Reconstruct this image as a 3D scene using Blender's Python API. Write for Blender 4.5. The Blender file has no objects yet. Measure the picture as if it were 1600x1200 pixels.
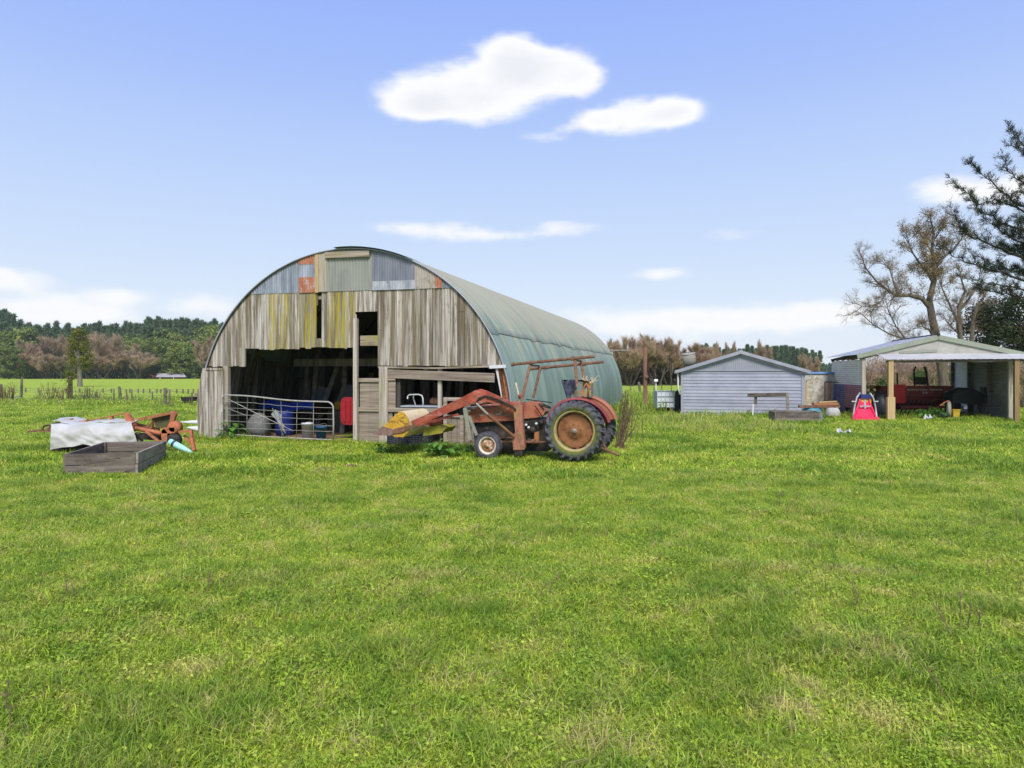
import bpy, math, random
import numpy as np
from mathutils import Vector, Matrix, noise
R = random.Random(7)
PI = math.pi
sc = bpy.context.scene
COL = sc.collection
F, YH, H = 1096.2, 582.8, 1.9          # focal length (px of the 1600 wide photo), horizon row, eye height (m)

# ------------------------------------------------------------------ measuring
class Frame:
    """upright local frame standing on the ground: u to the right, v away, z up"""
    def __init__(s, x, y, th=0.0):
        s.x, s.y, s.th = x, y, th
        s.c, s.s = math.cos(th), math.sin(th)
    def at(s, px, py, v=0.0):
        bx, by = s.x + v*s.s, s.y + v*s.c
        k = (px-800)/F
        u = (k*by-bx)/(s.c+k*s.s)
        Y = by-u*s.s
        return Vector((u, v, H-(py-YH)*Y/F))
    def u(s, px, v=0.0): return s.at(px, YH, v).x
    def gnd(s, px, py):
        Y = F*H/(py-YH); X = (px-800)/F*Y
        dx, dy = X-s.x, Y-s.y
        return Vector((dx*s.c-dy*s.s, dx*s.s+dy*s.c, 0))
def ground_at(px, py):
    Y = F*H/(py-YH)
    return Vector(((px-800)/F*Y, Y, 0))
def gh(x, y):
    fade = max(0.0, 1-y/60.0)
    n = noise.noise(Vector((x*.45, y*.45, 0)))*.06+noise.noise(Vector((x*1.7,y*1.7,5)))*.04+noise.noise(Vector((x*3.9,y*3.9,8)))*.03
    return n*fade-.01

# ------------------------------------------------------------------ mesh builder
class MB:
    def __init__(s): s.v=[]; s.f=[]; s.mi=[]; s.sm=[]; s.c=[]
    def add(s, vs, fs, mi=0, smooth=False, col=(.5,0,0)):
        o=len(s.v)
        s.v += [tuple(p) for p in vs]
        s.c += [col]*len(vs)
        for f in fs:
            s.f.append(tuple(i+o for i in f)); s.mi.append(mi); s.sm.append(smooth)
        return s
    def box(s, c, d, rot=None, **k):
        x,y,z=d[0]/2,d[1]/2,d[2]/2
        vs=[Vector((a*x,b*y,e*z)) for a in(-1,1) for b in(-1,1) for e in(-1,1)]
        if rot is not None: vs=[rot@p for p in vs]
        c=Vector(c); vs=[p+c for p in vs]
        return s.add(vs,[(0,1,3,2),(4,6,7,5),(0,4,5,1),(2,3,7,6),(0,2,6,4),(1,5,7,3)],**k)
    def span(s, a, b, **k):
        a,b=Vector(a),Vector(b); return s.box((a+b)/2,[abs(q) for q in (b-a)],**k)
    def beam(s, p0, p1, w, h, up=(0,0,1), **k):
        p0,p1=Vector(p0),Vector(p1); d=(p1-p0); L=d.length; d=d/L
        up=Vector(up)
        if abs(d.dot(up.normalized()))>.98: up=Vector((0,1,0))
        sd=d.cross(up).normalized(); u2=sd.cross(d).normalized()
        M=Matrix((sd,d,u2)).transposed()
        return s.box((p0+p1)/2,(w,L,h),rot=M,**k)
    def tube(s, pts, r, n=8, caps=True, mi=0, smooth=True, col=(.5,0,0)):
        pts=[Vector(p) for p in pts]; m=len(pts)
        rs=r if isinstance(r,(list,tuple)) else [r]*m
        vs=[]; fs=[]; ref=None
        for i,p in enumerate(pts):
            d=(pts[min(i+1,m-1)]-pts[max(i-1,0)]).normalized()
            if ref is None:
                ref=d.cross(Vector((0,0,1)))
                if ref.length<.1: ref=d.cross(Vector((0,1,0)))
            ref=(ref-d*ref.dot(d))
            if ref.length<1e-5: ref=d.orthogonal()
            ref.normalize(); b=d.cross(ref)
            for j in range(n):
                a=2*PI*j/n
                vs.append(p+(ref*math.cos(a)+b*math.sin(a))*rs[i])
        for i in range(m-1):
            for j in range(n):
                k=(j+1)%n
                fs.append((i*n+j,i*n+k,(i+1)*n+k,(i+1)*n+j))
        if caps:
            fs.append(tuple(range(n))); fs.append(tuple((m-1)*n+j for j in range(n)))
        return s.add(vs,fs,mi,smooth,col)
    def lathe(s, c, axis, prof, n=32, mi=0, smooth=True, col=(.5,0,0), squash=None):
        c=Vector(c); axis=Vector(axis).normalized()
        e1=axis.orthogonal().normalized(); e2=axis.cross(e1)
        vs=[];fs=[]
        for (r,h) in prof:
            for j in range(n):
                a=2*PI*j/n
                rr=r*(squash(a) if squash else 1)
                vs.append(c+axis*h+(e1*math.cos(a)+e2*math.sin(a))*rr)
        for i in range(len(prof)-1):
            for j in range(n):
                k=(j+1)%n
                fs.append((i*n+j,i*n+k,(i+1)*n+k,(i+1)*n+j))
        return s.add(vs,fs,mi,smooth,col)
    def prism(s, poly, y0, y1, **k):
        n=len(poly)
        vs=[(p[0],y0,p[1]) for p in poly]+[(p[0],y1,p[1]) for p in poly]
        fs=[tuple(range(n)),tuple(range(2*n-1,n-1,-1))]+[(i,(i+1)%n,n+(i+1)%n,n+i) for i in range(n)]
        return s.add(vs,fs,**k)
    def grid(s, rows, **k):
        m=len(rows[0]); vs=[p for r in rows for p in r]
        fs=[(i*m+j,i*m+j+1,(i+1)*m+j+1,(i+1)*m+j) for i in range(len(rows)-1) for j in range(m-1)]
        k.setdefault('smooth',True)
        return s.add(vs,fs,**k)
    def build(s, name, mats, parent=None, loc=None, autosmooth=False):
        me=bpy.data.meshes.new(name)
        me.from_pydata(s.v,[],s.f)
        if not isinstance(mats,(list,tuple)): mats=[mats]
        for m in mats: me.materials.append(m)
        me.polygons.foreach_set('material_index',s.mi)
        me.polygons.foreach_set('use_smooth',s.sm)
        a=me.color_attributes.new('Col','FLOAT_COLOR','POINT')
        a.data.foreach_set('color',np.array([(c[0],c[1],c[2],1) for c in s.c],dtype=np.float32).ravel())
        me.update()
        o=bpy.data.objects.new(name,me); COL.objects.link(o)
        if parent: o.parent=parent
        if loc is not None: o.location=loc
        return o
def np_mesh(name, V, Fq, C, mat, parent=None, smooth=False):
    """V (n,3), Fq (m,k) k = 3 or 4, C (n,3)"""
    me=bpy.data.meshes.new(name)
    n=len(V); m,k=Fq.shape
    me.vertices.add(n); me.vertices.foreach_set('co',np.asarray(V,np.float32).ravel())
    me.loops.add(m*k); me.loops.foreach_set('vertex_index',np.asarray(Fq,np.int32).ravel())
    me.polygons.add(m); me.polygons.foreach_set('loop_start',np.arange(0,m*k,k,dtype=np.int32))
    me.polygons.foreach_set('use_smooth',np.full(m,smooth,dtype=bool))
    a=me.color_attributes.new('Col','FLOAT_COLOR','POINT')
    cc=np.ones((n,4),np.float32); cc[:,:3]=C
    a.data.foreach_set('color',cc.ravel())
    me.materials.append(mat)
    me.update(calc_edges=True); me.validate()
    o=bpy.data.objects.new(name,me)
    COL.objects.link(o)
    if parent: o.parent=parent
    return o
def tag(o,label=None,cat=None,group=None,kind=None):
    if label: o['label']=label
    if cat: o['category']=cat
    if group: o['group']=group
    if kind: o['kind']=kind
    return o
def thing(name,label,cat,fr=None,loc=(0,0,0),rotz=0,group=None):
    o=bpy.data.objects.new(name,None); COL.objects.link(o)
    o.empty_display_size=.2
    if fr: o.location=(fr.x,fr.y,0); o.rotation_euler=(0,0,-fr.th)
    else: o.location=loc; o.rotation_euler=(0,0,rotz)
    return tag(o,label,cat,group)
def copy_tree(o):
    c=o.copy(); COL.objects.link(c)
    for ch in list(o.children):
        d=ch.copy(); COL.objects.link(d); d.parent=c
        for g in list(ch.children):
            e=g.copy(); COL.objects.link(e); e.parent=d
    return c

# ------------------------------------------------------------------ materials
def nn(nt,t,**k):
    n=nt.nodes.new(t)
    for a,b in k.items(): setattr(n,a,b)
    return n
def mix(nt,fac,a,b,mode='MIX'):
    m=nn(nt,'ShaderNodeMix',data_type='RGBA',blend_type=mode)
    for sock,val in ((m.inputs[0],fac),(m.inputs[6],a),(m.inputs[7],b)):
        if hasattr(val,'is_output'): nt.links.new(val,sock)
        elif isinstance(val,(int,float)): sock.default_value=val
        else: sock.default_value=(*val[:3],1)
    return m.outputs[2]
def mth(nt,op,a,b=None,c=None,clamp=False):
    m=nn(nt,'ShaderNodeMath',operation=op,use_clamp=clamp)
    for i,val in enumerate((a,b,c)):
        if val is None: continue
        if hasattr(val,'is_output'): nt.links.new(val,m.inputs[i])
        else: m.inputs[i].default_value=val
    return m.outputs[0]
def noise_tex(nt,vec,scale,detail=4,rough=.6,dist=0):
    if not isinstance(scale,(int,float)):
        mp=nn(nt,'ShaderNodeMapping'); nt.links.new(vec,mp.inputs[0]); mp.inputs[3].default_value=scale; vec=mp.outputs[0]; scale=1
    n=nn(nt,'ShaderNodeTexNoise'); nt.links.new(vec,n.inputs['Vector'])
    n.inputs['Scale'].default_value=scale; n.inputs['Detail'].default_value=detail; n.inputs['Roughness'].default_value=rough
    n.inputs['Distortion'].default_value=dist
    return n.outputs['Fac']
def step(nt,val,lo,hi,a=0,b=1):
    m=nn(nt,'ShaderNodeMapRange',interpolation_type='SMOOTHSTEP')
    nt.links.new(val,m.inputs[0])
    for i,q in enumerate((lo,hi,a,b)): m.inputs[i+1].default_value=q
    return m.outputs[0]
def ramp(nt,val,cols,pos=None):
    r=nn(nt,'ShaderNodeValToRGB'); nt.links.new(val,r.inputs[0])
    el=r.color_ramp.elements
    n=len(cols); pos=pos or [i/(n-1) for i in range(n)]
    while len(el)<n: el.new(.5)
    for i in range(n): el[i].position=pos[i]; el[i].color=(*cols[i][:3],1)
    return r.outputs[0]
MATS={}
def mat(name,cols,scale=3.0,detail=5,pos=None,rough=.8,metal=0,spec=.3,layers=(),bump=0,bscale=None,vary=0,moss_or_light=None,objvary=0,trans=0,coord='Object',alpha=None,emit=None):
    """procedural material. layers: (scale, lo, hi, colour[, strength]); vary: brightness spread from Col.r; moss: (colour, scale, lo, hi) times Col.g"""
    if name in MATS: return MATS[name]
    m=bpy.data.materials.new(name); m.use_nodes=True; nt=m.node_tree
    b=nt.nodes['Principled BSDF']; out=nt.nodes['Material Output']
    tc=nn(nt,'ShaderNodeTexCoord')
    vec=tc.outputs[coord] if coord!='World' else nn(nt,'ShaderNodeNewGeometry').outputs['Position']
    nz=noise_tex(nt,vec,scale,detail)
    pos=pos or ([.3+.4*i/(len(cols)-1) for i in range(len(cols))] if len(cols)>1 else None)
    col=ramp(nt,nz,cols if len(cols)>1 else [cols[0],cols[0]],pos if len(cols)>1 else [0,1])
    at=None
    if vary or moss_or_light:
        at=nn(nt,'ShaderNodeAttribute',attribute_name='Col')
        sep=nn(nt,'ShaderNodeSeparateColor'); nt.links.new(at.outputs['Color'],sep.inputs[0])
    if vary:
        f=mth(nt,'MULTIPLY_ADD',sep.outputs[0],2*vary,1-vary)
        cm=nn(nt,'ShaderNodeCombineColor')
        for i in range(3): nt.links.new(f,cm.inputs[i])
        col=mix(nt,1.0,col,cm.outputs[0],'MULTIPLY')
    if objvary:
        oi=nn(nt,'ShaderNodeObjectInfo')
        hs=nn(nt,'ShaderNodeHueSaturation'); nt.links.new(col,hs.inputs['Color'])
        nt.links.new(mth(nt,'MULTIPLY_ADD',oi.outputs['Random'],objvary*2,1-objvary),hs.inputs['Value'])
        nt.links.new(mth(nt,'MULTIPLY_ADD',mth(nt,'FRACT',mth(nt,'MULTIPLY',oi.outputs['Random'],7.31)),.05*objvary*2,.5-.05*objvary),hs.inputs['Hue'])
        col=hs.outputs[0]
    for L in layers:
        n2=noise_tex(nt,vec,L[0],6,.65)
        st=step(nt,n2,L[1],L[2],0,L[4] if len(L)>4 else 1)
        col=mix(nt,st,col,L[3])
    if moss_or_light:
        n3=noise_tex(nt,vec,moss_or_light[1],5,.65)
        st=mth(nt,'MULTIPLY',step(nt,n3,moss_or_light[2],moss_or_light[3]),sep.outputs[1])
        col=mix(nt,st,col,moss_or_light[0])
    nt.links.new(col,b.inputs['Base Color'])
    b.inputs['Roughness'].default_value=rough; b.inputs['Metallic'].default_value=metal
    b.inputs['Specular IOR Level'].default_value=spec
    if alpha is not None: b.inputs['Alpha'].default_value=alpha
    if bump:
        bn=nn(nt,'ShaderNodeBump'); bn.inputs['Strength'].default_value=1; bn.inputs['Distance'].default_value=bump
        nt.links.new(noise_tex(nt,vec,bscale or scale,6,.65),bn.inputs['Height']); nt.links.new(bn.outputs[0],b.inputs['Normal'])
    if trans:
        t=nn(nt,'ShaderNodeBsdfTranslucent'); nt.links.new(col,t.inputs[0])
        ms=nn(nt,'ShaderNodeMixShader'); ms.inputs[0].default_value=trans
        nt.links.new(b.outputs[0],ms.inputs[1]); nt.links.new(t.outputs[0],ms.inputs[2]); nt.links.new(ms.outputs[0],out.inputs[0])
    MATS[name]=m
    return m
V=(14,14,.7); HZ=(.9,14,14)
boards_m=mat('weathered_boards',[(.15,.122,.095),(.31,.272,.225),(.43,.392,.34),(.55,.52,.48)],(22,22,.55),rough=.9,vary=.36,bump=.003,
    layers=[((6,6,.28),.47,.58,(.14,.105,.055),.85),((9,9,.45),.52,.62,(.12,.09,.06),.85),((40,40,1.2),.57,.68,(.06,.05,.04),.85),((5,5,.3),.56,.68,(.24,.185,.11),.7),((14,14,2.5),.62,.7,(.09,.075,.06),.8)],
    moss_or_light=((.34,.28,.025),(18,18,1.0),.43,.60))
planks_m=mat('weathered_planks',[(.14,.11,.08),(.27,.22,.165),(.37,.315,.255)],(.8,25,25),rough=.9,vary=.3,bump=.003,
    layers=[((.7,9,9),.55,.68,(.13,.1,.07),.8)],moss_or_light=((.3,.28,.04),3,.5,.6))
posts_m=mat('weathered_post_wood',[(.22,.18,.13),(.37,.325,.265),(.46,.42,.36)],(25,25,.8),rough=.9,vary=.3,bump=.003,
    layers=[((9,9,.6),.56,.68,(.16,.13,.08),.8)],moss_or_light=((.3,.3,.05),4,.45,.6))
darkwood_m=mat('dark_stained_timber',[(.05,.041,.033),(.135,.112,.09),(.22,.19,.16)],(1.2,1.2,18),rough=.9,vary=.35,bump=.003,
    layers=[(5,.56,.68,(.25,.2,.16),.7),((3,3,9),.58,.66,(.03,.025,.02),.8)],moss_or_light=((.32,.27,.22),3,.3,.6))  # the pale Col.g blend here paints light onto the planter's right side
rawpine_m=mat('yellow_pine_post',[(.36,.25,.11),(.46,.34,.17),(.38,.26,.12)],(14,14,.9),rough=.75,layers=[((9,9,.8),.6,.7,(.22,.14,.06),.7)],vary=.2)
galv_blue=mat('blue_grey_iron',[(.14,.155,.185),(.23,.255,.295),(.34,.36,.40)],(6,6,.9),rough=.6,metal=.15,vary=.25,layers=[((5,5,.6),.57,.66,(.12,.13,.16),.7),((7,7,1),.61,.68,(.48,.5,.53),.6),(3,.66,.72,(.28,.12,.06),.7)])
galv_green=mat('green_grey_iron',[(.17,.18,.155),(.24,.25,.215),(.29,.29,.25)],(3,3,.6),rough=.65,vary=.15,layers=[((6,6,.5),.58,.68,(.15,.155,.13),.6)])
galv_dark=mat('dark_slate_iron',[(.11,.12,.145),(.17,.18,.215),(.22,.23,.26)],(3,3,.7),rough=.6,vary=.15,layers=[(1.3,.64,.72,(.24,.14,.09),.7)])
galv_pale=mat('pale_zinc_iron',[(.18,.19,.21),(.33,.35,.38),(.47,.48,.5)],(7,7,3),rough=.6,vary=.15)
galv_rust=mat('rusty_lichened_iron',[(.28,.24,.21),(.38,.34,.29),(.30,.22,.17)],(4,4,1.5),rough=.8,vary=.15,layers=[(5,.56,.66,(.22,.2,.08),.8),(6,.62,.68,(.12,.1,.09),.8)])
orange_iron=mat('orange_rusted_iron',[(.30,.10,.05),(.40,.155,.085),(.34,.2,.15)],(9,9,2),rough=.8,vary=.1,layers=[(7,.55,.63,(.38,.34,.33),.8),((9,9,2),.6,.68,(.25,.1,.06),.8)])
roof_m=None
def roof_material():
    m=bpy.data.materials.new('green_painted_iron'); m.use_nodes=True; nt=m.node_tree; b=nt.nodes['Principled BSDF']
    vec=nn(nt,'ShaderNodeTexCoord').outputs['Object']
    at=nn(nt,'ShaderNodeAttribute',attribute_name='Col'); sep=nn(nt,'ShaderNodeSeparateColor'); nt.links.new(at.outputs[0],sep.inputs[0])
    col=ramp(nt,noise_tex(nt,vec,(.5,1.3,.5),5),[(.125,.178,.148),(.165,.228,.193),(.2,.262,.226)],[.3,.5,.7])
    f=mth(nt,'MULTIPLY_ADD',sep.outputs[0],.34,.83); cm=nn(nt,'ShaderNodeCombineColor')
    for i in range(3): nt.links.new(f,cm.inputs[i])
    col=mix(nt,1.0,col,cm.outputs[0],'MULTIPLY')
    n1=noise_tex(nt,vec,(.55,2.6,.55),6,.65)
    s1=step(nt,mth(nt,'MULTIPLY_ADD',sep.outputs[1],.52,n1),.56,.86)
    col=mix(nt,mth(nt,'MULTIPLY',s1,.85),col,(.33,.315,.225))
    n2=noise_tex(nt,vec,(.6,5,.6),6,.65)
    s2=step(nt,mth(nt,'MULTIPLY_ADD',sep.outputs[1],.12,n2),.70,.78)
    col=mix(nt,mth(nt,'MULTIPLY',s2,.7),col,(.34,.19,.1))
    n3=noise_tex(nt,vec,(.4,7,.4),5,.7)
    col=mix(nt,step(nt,n3,.6,.72,0,.4),col,(.1,.14,.13))
    col=mix(nt,sep.outputs[2],col,(.05,.07,.065))
    nt.links.new(col,b.inputs['Base Color']); b.inputs['Roughness'].default_value=.62; b.inputs['Specular IOR Level'].default_value=.35
    return m
roof_m=roof_material()
rust_m=mat('brown_rust',[(.09,.045,.028),(.18,.09,.055),(.25,.14,.09)],9,rough=.9,bump=.001,vary=.2)
dark_m=mat('dark_greasy_iron',[(.012,.011,.01),(.03,.027,.024),(.07,.05,.035)],9,rough=.7,vary=.3)
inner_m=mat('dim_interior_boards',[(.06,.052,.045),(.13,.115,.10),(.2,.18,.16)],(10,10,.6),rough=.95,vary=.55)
red_m=mat('faded_red_paint',[(.21,.032,.017),(.33,.065,.035),(.36,.12,.07)],4,rough=.55,layers=[(9,.50,.60,(.17,.07,.04),.85),(3,.56,.66,(.40,.19,.16),.7),((3,9,12),.6,.68,(.42,.25,.2),.6)],vary=.2)
hood_m=mat('rusty_red_bonnet',[(.32,.055,.028),(.36,.10,.05),(.27,.13,.07)],5,rough=.65,layers=[((6,6,14),.48,.58,(.2,.11,.05),.85),((7,7,16),.58,.63,(.48,.42,.3),.75),((9,9,6),.62,.68,(.07,.05,.03),.7)],vary=.1)
pink_m=mat('sun_faded_red',[(.33,.09,.045),(.38,.14,.08),(.34,.12,.065)],4,rough=.6,layers=[(8,.54,.62,(.25,.12,.06),.8)],vary=.1)
tower_m=mat('peeling_pink_red',[(.32,.10,.06),(.36,.15,.095),(.24,.11,.065)],6,rough=.75,layers=[((9,9,5),.50,.58,(.2,.11,.06),.9),((6,6,3),.57,.64,(.28,.24,.06),.85),(14,.62,.68,(.1,.06,.04),.8)],vary=.1)
yellow_m=mat('rusty_yellow_paint',[(.48,.26,.02),(.56,.33,.03),(.42,.22,.03)],5,rough=.65,layers=[((9,9,14),.52,.59,(.22,.105,.03),.9),(22,.58,.66,(.1,.055,.03),.85)],vary=.15)
cream_m=mat('worn_cream_steel',[(.6,.47,.26),(.66,.55,.36),(.56,.42,.22)],6,rough=.55,layers=[(9,.6,.68,(.3,.17,.07),.8)])
lip_m=mat('bare_brown_steel',[(.16,.09,.065),(.22,.14,.11),(.28,.2,.165)],6,rough=.6)
tyre_m=mat('worn_tyre_rubber',[(.045,.045,.052),(.075,.075,.086),(.115,.115,.13)],8,rough=.85,vary=.25,bump=.001,layers=[(5,.62,.72,(.14,.13,.12),.5)],moss_or_light=((.1,.12,.02),5,.35,.55))
rimy_m=mat('mossy_cream_rim',[(.29,.225,.09),(.37,.30,.145),(.25,.175,.07)],6,rough=.65,layers=[(8,.56,.64,(.25,.13,.04),.8),(5,.6,.7,(.24,.24,.05),.7)])
rimw_m=mat('chalky_white_rim',[(.5,.45,.35),(.62,.57,.47),(.45,.36,.25)],8,rough=.65,layers=[(9,.54,.62,(.26,.13,.05),.9)])
dish_m=mat('orange_brown_rusted_disc',[(.14,.055,.022),(.25,.11,.045),(.18,.07,.03)],6,rough=.85,vary=.2,layers=[(5,.58,.68,(.34,.19,.1),.7),(8,.6,.68,(.12,.055,.03),.8)])
dishw_m=mat('flaking_white_rust_disc',[(.3,.13,.05),(.34,.18,.09),(.26,.1,.04)],5,rough=.8,layers=[(7,.52,.58,(.6,.55,.48),.9)])
chrome_m=mat('bright_chrome_rod',[(.7,.7,.7)],3,rough=.3,metal=.25,spec=.8)
mossy_m=mat('yellow_mossy_iron',[(.2,.19,.02),(.32,.3,.03),(.2,.15,.05)],8,rough=.9)
greyold_m=mat('grey_lichened_iron',[(.17,.165,.14),(.27,.26,.22),(.22,.2,.12)],8,rough=.85)
navy_m=mat('navy_cloth',[(.02,.022,.04),(.05,.055,.085),(.1,.105,.14)],9,rough=.95,bump=.004)
orangep_m=mat('orange_red_paint',[(.38,.1,.04),(.46,.15,.07),(.33,.12,.06)],5,rough=.7,layers=[(7,.5,.6,(.22,.1,.055),.85),(11,.6,.68,(.4,.27,.18),.6)],vary=.2)
rustor_m=mat('orange_rust',[(.2,.075,.03),(.33,.14,.06),(.4,.2,.1)],9,rough=.85,vary=.2)
tarp_m=mat('dirty_white_tarpaulin',[(.34,.33,.295),(.44,.435,.41),(.52,.515,.50)],1.8,rough=.6,layers=[(1.6,.58,.7,(.36,.33,.24),.6)])
white_m=mat('white_plastic',[(.58,.58,.58),(.66,.66,.66)],3,rough=.4)
offwhite_m=mat('off_white_metal',[(.55,.55,.53),(.68,.68,.66)],4,rough=.5,layers=[(6,.62,.7,(.4,.36,.28),.6)])
teal_m=mat('pale_turquoise_paint',[(.27,.58,.52),(.42,.7,.64)],5,rough=.5,layers=[(7,.6,.68,(.2,.35,.32),.6)])
tub_m=mat('teal_plastic_tub',[(.05,.19,.22),(.08,.26,.3)],4,rough=.5)
galvpipe_m=mat('galvanised_pipe',[(.24,.23,.2),(.34,.325,.29),(.40,.385,.35)],8,rough=.55,metal=.1,layers=[(6,.62,.7,(.35,.27,.17),.7)])
blue_m=mat('royal_blue_plastic',[(.012,.035,.3),(.03,.08,.42)],4,rough=.5)
bluebin_m=mat('steel_blue_plastic',[(.02,.09,.21),(.035,.14,.3)],4,rough=.45)
bucketw_m=mat('dull_white_bucket',[(.55,.56,.6),(.7,.71,.74)],6,rough=.5,layers=[((9,9,2),.6,.7,(.4,.38,.35),.6)])
redp_m=mat('bright_red_plastic',[(.26,.01,.016),(.34,.02,.025)],5,rough=.5)
redpanel_m=mat('signal_red_sheet',[(.5,.012,.02),(.58,.02,.03)],4,rough=.45)
maroon_m=mat('maroon_machine_paint',[(.15,.024,.026),(.23,.04,.04),(.26,.07,.06)],4,rough=.6,vary=.2)
pinkred_m=mat('pink_red_plastic',[(.62,.02,.07),(.7,.05,.11)],3,rough=.4)
lime_m=mat('yellow_lime_plastic',[(.6,.6,.03),(.66,.66,.08)],3,rough=.4)
navyp_m=mat('navy_plastic',[(.02,.025,.12),(.04,.045,.17)],3,rough=.5)
greytube_m=mat('grey_tube_metal',[(.3,.31,.33),(.45,.46,.48)],5,rough=.45,metal=.3)
blacktarp_m=mat('black_tarpaulin',[(.008,.008,.01),(.02,.02,.024)],5,rough=.5,bump=.01)
yellowb_m=mat('yellow_bucket_plastic',[(.55,.36,.03),(.62,.44,.06)],4,rough=.5)
shed_m=mat('lilac_grey_siding',[(.255,.265,.325),(.31,.32,.385),(.36,.37,.43)],(1.2,1.2,2.5),rough=.6,layers=[((2,2,3),.6,.7,(.24,.25,.28),.5),((.8,.8,2.5),.62,.72,(.34,.33,.32),.5)],vary=.1)
shedroof_m=mat('grey_painted_iron',[(.25,.26,.3),(.33,.34,.385)],2,rough=.55,vary=.1,layers=[((3,3,1),.6,.7,(.25,.255,.27),.5)])
sagefascia_m=mat('sage_green_fascia',[(.24,.265,.205),(.29,.315,.25)],2,rough=.5)
gable_m=mat('dirty_white_panel',[(.28,.27,.23),(.38,.365,.325),(.43,.42,.385)],(2,2,3),rough=.8,layers=[((1,1,4),.58,.66,(.32,.31,.2),.6)])
awning_m=mat('pale_awning_sheet',[(.36,.36,.36),(.44,.44,.44)],2,rough=.5)
ciron_m=mat('tan_corrugated_iron',[(.62,.56,.40),(.74,.68,.52)],(1.5,1.5,3),rough=.65,vary=.2,layers=[(3,.6,.7,(.26,.2,.13),.6)])
ciron_shaded=mat('shaded_grey_iron',[(.16,.16,.145),(.24,.24,.22)],(1.5,1.5,3),rough=.6,vary=.2)  # carport's interior shade is darkened into this grey
ciron_sunlit=mat('sunlit_white_iron',[(.62,.63,.64),(.7,.71,.72)],2,rough=.5)  # pale sheet with the sunlight on the inner wall put into its colour
ciron_r=mat('red_brushed_iron',[(.3,.07,.08),(.36,.16,.16)],4,rough=.6,layers=[(5,.58,.66,(.35,.3,.28),.7)])
ciron_n=mat('navy_brushed_iron',[(.05,.05,.16),(.16,.17,.27)],4,rough=.6,layers=[(5,.58,.66,(.3,.3,.36),.7)])
wallold_m=mat('mottled_peeling_wall',[(.3,.27,.18),(.46,.43,.36),(.62,.58,.54)],3.5,pos=[.36,.5,.62],rough=.9,layers=[(6,.56,.62,(.22,.2,.12),.8),(4,.6,.66,(.55,.48,.5),.8)])
ibc_m=mat('clouded_tank_plastic',[(.46,.52,.55),(.62,.66,.68)],3,rough=.4,layers=[(3,.56,.66,(.3,.36,.36),.7)])
bark_m=mat('grey_brown_bark',[(.065,.05,.036),(.125,.1,.075),(.185,.155,.12)],(8,8,2),rough=.95,bump=.01,layers=[(2.5,.56,.66,(.12,.12,.03),.7)])
barkfar_m=mat('dark_far_bark',[(.045,.035,.03),(.09,.072,.06)],(4,4,1),rough=.95)
fpost_m=mat('mossy_fence_post',[(.08,.065,.045),(.15,.125,.09)],(12,12,2),rough=.95,layers=[(4,.5,.6,(.13,.13,.03),.8)])
wire_m=mat('fence_wire',[(.2,.19,.18)],3,rough=.6)
twig_m=mat('bare_brown_twigs',[(.31,.215,.135),(.45,.33,.215)],.25,rough=.95,vary=.3,objvary=.18,trans=.15)
pine_m=mat('dark_pine_needles',[(.075,.125,.06),(.13,.18,.08)],.35,rough=.9,vary=.4,objvary=.22,trans=.15)
leaf_m=mat('mid_green_leaves',[(.085,.14,.035),(.17,.22,.05),(.26,.27,.06)],.35,rough=.85,vary=.4,objvary=.2,trans=.25)
olive_m=mat('olive_green_leaves',[(.11,.125,.018),(.18,.185,.03)],.6,rough=.85,vary=.35,trans=.25)
cyp_m=mat('dark_cypress_sprays',[(.013,.025,.009),(.03,.045,.014),(.07,.058,.025)],1.2,rough=.9,vary=.4,trans=.15)
autumn_m=mat('tan_autumn_leaves',[(.2,.14,.05),(.32,.23,.09),(.23,.2,.07)],1.5,rough=.85,vary=.35,trans=.3)
dry_m=mat('dry_brown_stalks',[(.1,.065,.04),(.19,.13,.075)],9,rough=.95,vary=.3)
dock_m=mat('fresh_dock_leaves',[(.08,.2,.03),(.13,.28,.045)],6,rough=.55,vary=.25,trans=.3)
redbarn_m=mat('red_barn_boards',[(.14,.022,.02),(.19,.035,.03)],2,rough=.8)
paleroof_m=mat('pale_mauve_iron',[(.34,.33,.36),(.42,.41,.44)],1,rough=.6)
soil_m=mat('bare_soil',[(.12,.075,.045),(.2,.13,.085)],6,rough=1)
paper_m=mat('crumpled_white_litter',[(.45,.45,.44),(.56,.56,.55)],9,rough=.8)
crate_m=mat('blue_grey_plastic_crate',[(.03,.034,.045),(.06,.066,.085)],5,rough=.6)
letter_m=mat('pale_lettering',[(.6,.58,.55)],3,rough=.6)

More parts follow.
